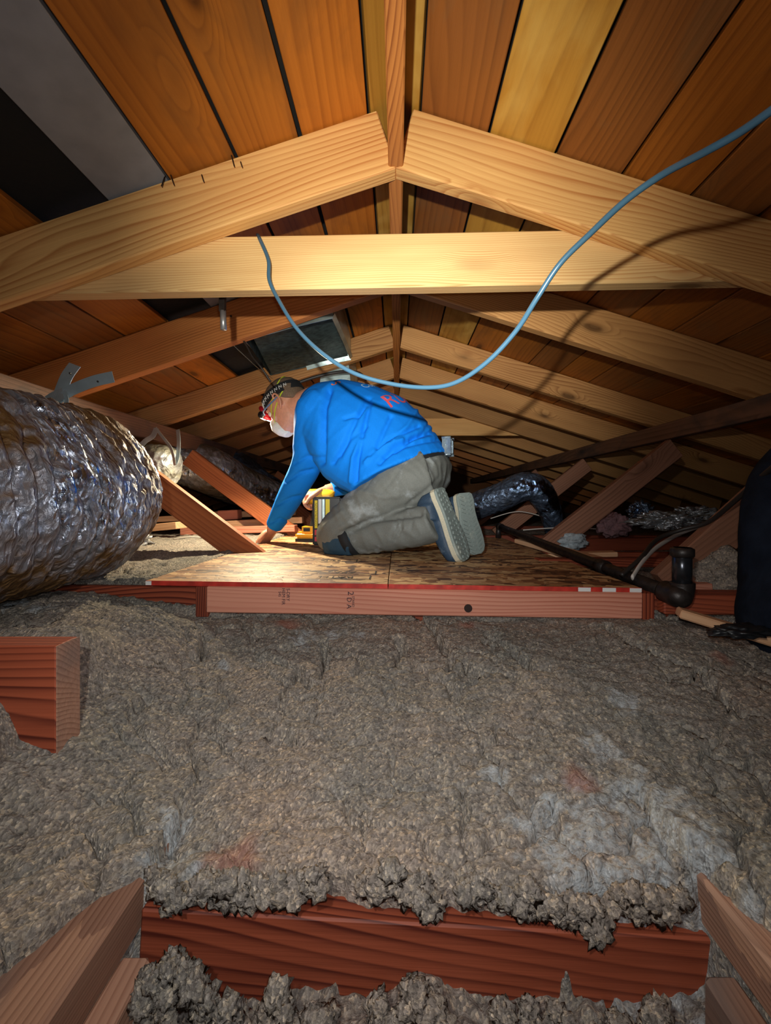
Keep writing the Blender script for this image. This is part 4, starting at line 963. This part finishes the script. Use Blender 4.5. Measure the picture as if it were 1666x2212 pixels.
# knee pad and straps
bm = bmesh.new(); limb(bm, [Lknee + Vector((-.020, .004, -.012)), Lknee + Vector((.015, -.006, -.016)), W(770, 1174, 1.52)], [.062, .066, .058], 22)
def kp(co, n_): return .003 * noise.noise(co * 40)
kneepad = remesh('knee_pad', bm, .005, 2, M['kneepad'], person, kp)
for v in kneepad.data.vertices: v.co.z = max(v.co.z, ZO + .004)
bm = bmesh.new(); ax_ = (W(790, 1160, 1.52) - Lknee).normalized(); ax_ = (ax_ + Vector((.1, 0, .55))).normalized()
c0 = W(758, 1164, 1.535); u = ax_.cross(Vector((0, 1, 0))).normalized(); v = ax_.cross(u).normalized()
loft(bm, [(c0 - ax_ * .016, u * .067, v * .071), (c0 + ax_ * .016, u * .066, v * .070)], 28); fin('strap', bm, M['band'], kneepad, smooth=True)
bm = bmesh.new(); limb(bm, [Rknee + Vector((-.02, .004, -.004)), Rknee + Vector((.05, -.02, -.010))], [.064, .058], 18); remesh('knee_pad', bm, .006, 2, M['kneepad'], person)

# boots
def boot(heel, toe, nrm, sh, ankle, mirror=1):
    """heel, toe: points on the outer sole plane; nrm points out of the sole"""
    L = (toe - heel); ln = L.length; l = L.normalized(); n_ = (nrm - l * nrm.dot(l)).normalized(); s = l.cross(n_).normalized()
    s = s if s.y > 0 else -s
    def Q(a, b, c): return heel + l * a * ln + s * b + n_ * c
    outl = [(0, .0, .022), (.03, 0, .034), (.12, 0, .038), (.3, .002, .036), (.45, .003, .040), (.62, .003, .049), (.76, .001, .051), (.88, -.003, .046), (.96, -.006, .034), (1.0, -.008, .016)]
    root = None
    def slab(n0, n1, grow, nm, mat, par):
        bm = bmesh.new(); rings = []
        for a, off, hw in outl:
            rings.append([Q(a, off * mirror - hw - grow, n0), Q(a, off * mirror + hw + grow, n0), Q(a, off * mirror + hw + grow, n1), Q(a, off * mirror - hw - grow, n1)])
        R = [[bm.verts.new(p) for p in r] for r in rings]
        for a, b in zip(R[:-1], R[1:]):
            for k in range(4): bm.faces.new((a[k], a[(k + 1) % 4], b[(k + 1) % 4], b[k]))
        bm.faces.new(R[0][::-1]); bm.faces.new(R[-1])
        bmesh.ops.bevel(bm, geom=list(bm.edges), offset=.003, segments=2, affect='EDGES', profile=.6)
        return fin(nm, bm, mat, par, smooth=False)
    bm = bmesh.new()
    rr = []
    for a, off, hw, hh in ((.015, 0, .024, .045), (.08, 0, .032, .07), (.2, 0, .034, .085), (.35, .002, .034, .08), (.5, .003, .038, .066), (.65, .003, .044, .055), (.8, 0, .045, .048), (.92, -.004, .038, .038), (.985, -.006, .02, .022)):
        rr.append((Q(a, off * mirror, -.022 - hh / 2), s * hw, n_ * (hh / 2 + .006)))
    loft(bm, rr, 24, power=2.4)
    an = Q(.16, 0, -.06)
    limb(bm, [an, an.lerp(ankle, .5), ankle], [.042, .044, .047], 20)
    up = remesh('boot', bm, .0048, 2, M['boot'], person, lambda co, nn: .0025 * noise.noise(co * 30))
    slab(-.026, -.008, .002, 'midsole', M['midsole'], up)
    out = slab(-.010, .0, .0025, 'outsole', M['sole'], up)
    # tread lugs
    bm = bmesh.new(); M3 = Matrix((l, s, n_)).transposed()
    k = 0
    for a in np.linspace(.05, .95, 15):
        if .36 < a < .42: continue
        hw = np.interp(a, [o[0] for o in outl], [o[2] for o in outl]); off = np.interp(a, [o[0] for o in outl], [o[1] for o in outl]) * mirror
        for side in (-1, 1):
            vs_ = boxat(bm, (0, 0, 0), .009, hw * .5, .005)
            rot = Matrix.Rotation(side * .45, 3, 'Z')
            for v_ in vs_:
                c_ = rot @ v_.co; v_.co = Q(float(a), float(off + side * hw * .56), .0015) + M3 @ c_
        vs_ = boxat(bm, (0, 0, 0), .006, hw * .35, .004)
        for v_ in vs_: v_.co = Q(float(a) + .03, float(off), .001) + M3 @ v_.co
    fin('tread', bm, M['sole'], up)
    # welt seam + laces
    bm = bmesh.new()
    for j in range(4):
        a = .42 + j * .06; hh = .085 - j * .008
        tube(bm, smooth_path([Q(a, -.03, -.03 - hh * .75), Q(a + .01, -.012, -.03 - hh * 1.0), Q(a, .014, -.03 - hh * 1.0)], 3), .003, 8)
    fin('laces', bm, M['band'], up, smooth=True)
    return up
nS = (-fd + Vector((0, -.05, -.05))).normalized()
boot(W(950, 1053, 1.405), W(1011, 1208, 1.385), Vector((.86, -.50, .02)).normalized(), 1, W(930, 1124, 1.43), 1)
boot(W(1004, 1064, 1.50), W(1030, 1198, 1.475), Vector((.58, -.81, .05)).normalized(), 1, Rank + Vector((-.03, 0, 0)), -1)

# belt pouch at the back of the waist
bm = bmesh.new(); M3 = Matrix((fd, rd, UZ)).transposed(); boxat(bm, W(968, 965, 1.60), .022, .05, .06, M3); bmesh.ops.bevel(bm, geom=list(bm.edges), offset=.006, segments=3, affect='EDGES')
pb = fin('belt_pouch', bm, M['plasticclear'], person, smooth=True)
bm = bmesh.new(); loft(bm, [(c, u_, v_) for c, u_, v_ in [ringTB((962, 975), (818, 1057), 1.60, .172), ringTB((968, 984), (822, 1062), 1.60, .177)]], 32, cap=False); fin('belt', bm, M['band'], person, smooth=True)

# hair, band, headlamp, mask, glasses
bm = bmesh.new()
prof = [(-.03, -.06, -.0765, .060), (-.01, -.02, -.091, .0715), (.01, .02, -.1005, .0765), (.035, .055, -.106, .0795), (.06, .0925, -.105, .0795), (.085, .0855, -.0945, .0715), (.107, .061, -.07, .054), (.121, .024, -.033, .026)]
R_ = [(H(0, (f + b) / 2, z), HM @ Vector((w_, 0, 0)), HM @ Vector((0, (f - b) / 2, 0))) for z, f, b, w_ in prof]
loft(bm, R_, 28, power=2.2); fin('hair', bm, M['hair'], person, smooth=True)
lamp = None
def headring(z0, tiltf, grow, w_, nm, mat, par, th=.003):
    bm = bmesh.new(); n = 48; R = []
    for i in range(n):
        a = 2 * math.pi * i / n; ca, sa = math.cos(a), math.sin(a)
        zz = z0 + tiltf * sa; kk = math.sqrt(max(.25, 1 - max(0, (zz - .04) / .09) ** 2)) if zz > .04 else 1
        x = ca * (.078 + grow) * kk; y = -.003 + sa * (.1 + grow) * kk
        q = []
        for dz, g in ((-w_ / 2, 0), (-w_ / 2, th), (w_ / 2, th), (w_ / 2, 0)):
            q.append(bm.verts.new(H(x + ca * g, y + sa * g, zz + dz)))
        R.append(q)
    for i in range(n):
        a, b = R[i], R[(i + 1) % n]
        for k in range(4): bm.faces.new((a[k], a[(k + 1) % 4], b[(k + 1) % 4], b[k]))
    return fin(nm, bm, mat, par, smooth=False)
hl = headring(.045, .012, .005, .044, 'headlamp_band', M['band'], person)
# white squiggles on the band
bm = bmesh.new()
for i in range(10):
    a = math.pi + (i - 6) * .22; ca, sa = math.cos(a), math.sin(a)
    pts = [H(ca * .0875, -.003 + sa * .1095, .045 + .012 * sa + dz) + HM @ Vector((-sa * dx, ca * dx, 0)) for dx, dz in ((-.008, -.008), (-.003, .009), (.004, -.004), (.008, .008))]
    tube(bm, smooth_path(pts, 3), .0013, 6)
fin('band_pattern', bm, M['white'], hl)
bm = bmesh.new(); boxat(bm, H(0, .125, .035), .075, .030, .034, HM); bmesh.ops.bevel(bm, geom=list(bm.edges), offset=.007, segments=3, affect='EDGES'); lb = fin('lamp_body', bm, M['redp'], hl, smooth=True)
bm = bmesh.new(); boxat(bm, H(0, .117, .062), .06, .02, .045, HM); bmesh.ops.bevel(bm, geom=list(bm.edges), offset=.005, segments=2, affect='EDGES'); fin('battery_case', bm, M['redp'], hl, smooth=True)
bm = bmesh.new(); tube(bm, [H(-.036, .125, .035), H(-.046, .125, .035)], .015, 20); fin('lamp_knob', bm, M['black'], hl, smooth=True)
bm = bmesh.new(); tube(bm, [H(-.018, .138, .030), H(-.018, .1425, .028)], .012, 18); tube(bm, [H(.018, .138, .030), H(.018, .1425, .028)], .012, 18)
em = bpy.data.materials.new('lit_lens'); em.use_nodes = True; eb = em.node_tree.nodes['Principled BSDF']; eb.inputs['Emission Color'].default_value = (1, .97, .9, 1); eb.inputs['Emission Strength'].default_value = 6
fin('lamp_lens', bm, em, hl)
lp = H(0, .152, .026)
spot('worker_headlamp', lp, W(490, 1190, 1.65), 50, 150, .45, (1.0, .84, .56), .010)
# mask
bm = bmesh.new(); loft(bm, [(H(0, .098, -.008), HM @ Vector((.022, 0, 0)), HM @ Vector((0, .020, .0))), (H(0, .098, -.03), HM @ Vector((.045, 0, 0)), HM @ Vector((0, .028, 0))), (H(0, .095, -.06), HM @ Vector((.053, 0, 0)), HM @ Vector((0, .040, 0))), (H(0, .088, -.09), HM @ Vector((.046, 0, 0)), HM @ Vector((0, .036, 0))), (H(0, .078, -.118), HM @ Vector((.026, 0, 0)), HM @ Vector((0, .024, 0)))], 24)
remesh('face_mask', bm, .004, 3, M['mask'], person)
for (z0, ti, gr) in ((-.02, -.055, .004), (.02, .02, .0045)):
    o = headring(z0 + .015, ti if z0 < 0 else -.075, gr + .001, .005, 'mask_strap', M['neon'], person, th=.0015)
# safety glasses
for s in (-1, 1):
    bm = bmesh.new(); tube(bm, smooth_path([H(s * .082, -.02, .012), H(s * .082, .04, .014), H(s * .076, .088, .016), H(s * .05, .106, .014)], 4), .0035, 8)
    fin('glasses_temple', bm, M['glasses'], person, smooth=True)
for s in (-1, 1):
    bm = bmesh.new(); ball(bm, H(s * .032, .084, .006), .013, seg=14); fin('eye', bm, M['eye'], person, smooth=True)

# shirt prints wrapped onto the back
sh_me = shirt.data; bvh = BVHTree.FromPolygons([v.co + shirt.location + person.location for v in sh_me.vertices], [tuple(p.vertices) for p in sh_me.polygons])
def wrap(name, bm, origin, ex, ey, mat):
    bmesh.ops.subdivide_edges(bm, edges=bm.edges, cuts=1, use_grid_fill=False)
    nrm = ex.cross(ey).normalized(); ok = True
    for v in bm.verts:
        p = origin + ex * v.co.x + ey * v.co.y + nrm * .15
        hit = bvh.ray_cast(p, -nrm)
        if hit[0] is None: hit = bvh.find_nearest(origin + ex * v.co.x + ey * v.co.y)
        v.co = hit[0] + nrm * (.0022 + v.co.z)
    return fin(name, bm, mat, shirt)
axs = (torso_r[2][0] - torso_r[4][0]).normalized()     # neck -> hips
latv = -rd
upn = (latv.cross(axs)).normalized()
if upn.z < 0: upn = -upn
eT = (rd * 1.0).normalized()
def back_o(px, py): 
    o = Vector((0, 0, 0)); dirv = W(px, py, 1.0).normalized(); h = bvh.ray_cast(o, dirv); return h[0] if h[0] else W(px, py, 1.7)
o1 = back_o(790, 834); o2 = back_o(838, 868); o3 = back_o(722, 830)
wrap('shirt_print', text_bm('Cons', .048), o1 + rd * .03, rd, -axs, M['whiteink'])
wrap('shirt_print', text_bm('RUI', .095), o2 + rd * .06, rd, -axs, M['redink'])
wrap('shirt_print', text_bm('S', .05), o3 + rd * .01, -axs, -rd, M['orangeink'])

# ------------------------------------------------------------------ the tools beside the knee
dB = 1.80
t_ = thing('screw_box', 'black upright box with yellow and white label strips behind the worker\'s knee', 'box', W(705, 1180, dB))
bxM = Matrix.Rotation(-.12, 3, 'Z')
c = W(706, 1120, dB); zb = ZO + tilt(c.x)
bm = bmesh.new(); boxat(bm, (c.x, c.y + .035, zb + .105), .124, .07, .21); bmesh.ops.bevel(bm, geom=list(bm.edges), offset=.006, segments=3, affect='EDGES'); fin('case', bm, M['black'], t_)
for (x0, x1, z0, z1, mt) in ((-.052, -.040, .075, .195, 'labely'), (-.036, -.022, .095, .200, 'white'), (-.019, -.009, .1, .2, 'galv'), (-.005, .013, .12, .2, 'labely'), (-.052, -.042, .045, .068, 'redink'), (-.052, -.042, .018, .038, 'redink'), (-.036, -.020, .02, .08, 'white')):
    bm = bmesh.new(); boxat(bm, (c.x + (x0 + x1) / 2, c.y - .0008, zb + (z0 + z1) / 2), x1 - x0, .0012, z1 - z0); fin('label_strip', bm, M[mt], t_)
text_obj('label_text', 'CONSTRUCTION', .0125, Matrix.Translation((c.x - .046, c.y - .0018, zb + .135)) @ Matrix.Rotation(math.pi / 2, 4, 'X') @ Matrix.Rotation(math.pi / 2, 4, 'Z'), M['black'], t_)
t_ = thing('cordless_drill', 'yellow and black cordless drill standing on its battery left of the black box', 'drill', W(665, 1165, 1.95))
dc = W(668, 1100, 1.97); zb = ZO + tilt(dc.x)
bm = bmesh.new(); boxat(bm, (dc.x + .003, dc.y, zb + .030), .125, .075, .030); bmesh.ops.bevel(bm, geom=list(bm.edges), offset=.010, segments=3, affect='EDGES'); boxat(bm, (dc.x + .012, dc.y, zb + .056), .08, .06, .03); fin('battery', bm, M['yellow'], t_, smooth=False)
bm = bmesh.new(); boxat(bm, (dc.x + .003, dc.y, zb + .007), .12, .072, .014); boxat(bm, (dc.x - .005, dc.y - .031, zb + .057), .03, .002, .016); fin('battery_base', bm, M['black'], t_)
bm = bmesh.new(); tube(bm, smooth_path([(dc.x + .02, dc.y, zb + .06), (dc.x + .03, dc.y, zb + .12), (dc.x + .035, dc.y, zb + .18)], 4), .02, 16); fin('grip', bm, M['black'], t_, smooth=True)
bm = bmesh.new(); tube(bm, smooth_path([(dc.x + .11, dc.y, zb + .205), (dc.x + .09, dc.y, zb + .21), (dc.x + .0, dc.y, zb + .21), (dc.x - .02, dc.y, zb + .205)], 4), smooth_vals([.03, .036, .036, .028], 4), 20); fin('motor_housing', bm, M['yellow'], t_, smooth=True)
bm = bmesh.new(); tube(bm, [(dc.x - .02, dc.y, zb + .205), (dc.x - .045, dc.y, zb + .204), (dc.x - .06, dc.y, zb + .203)], [.022, .018, .01], 16); fin('chuck', bm, M['black'], t_, smooth=True)

# ------------------------------------------------------------------ lift everything so the floor sits at zero
for o in list(bpy.data.objects):
    if o.parent is None: o.location.z += ZC
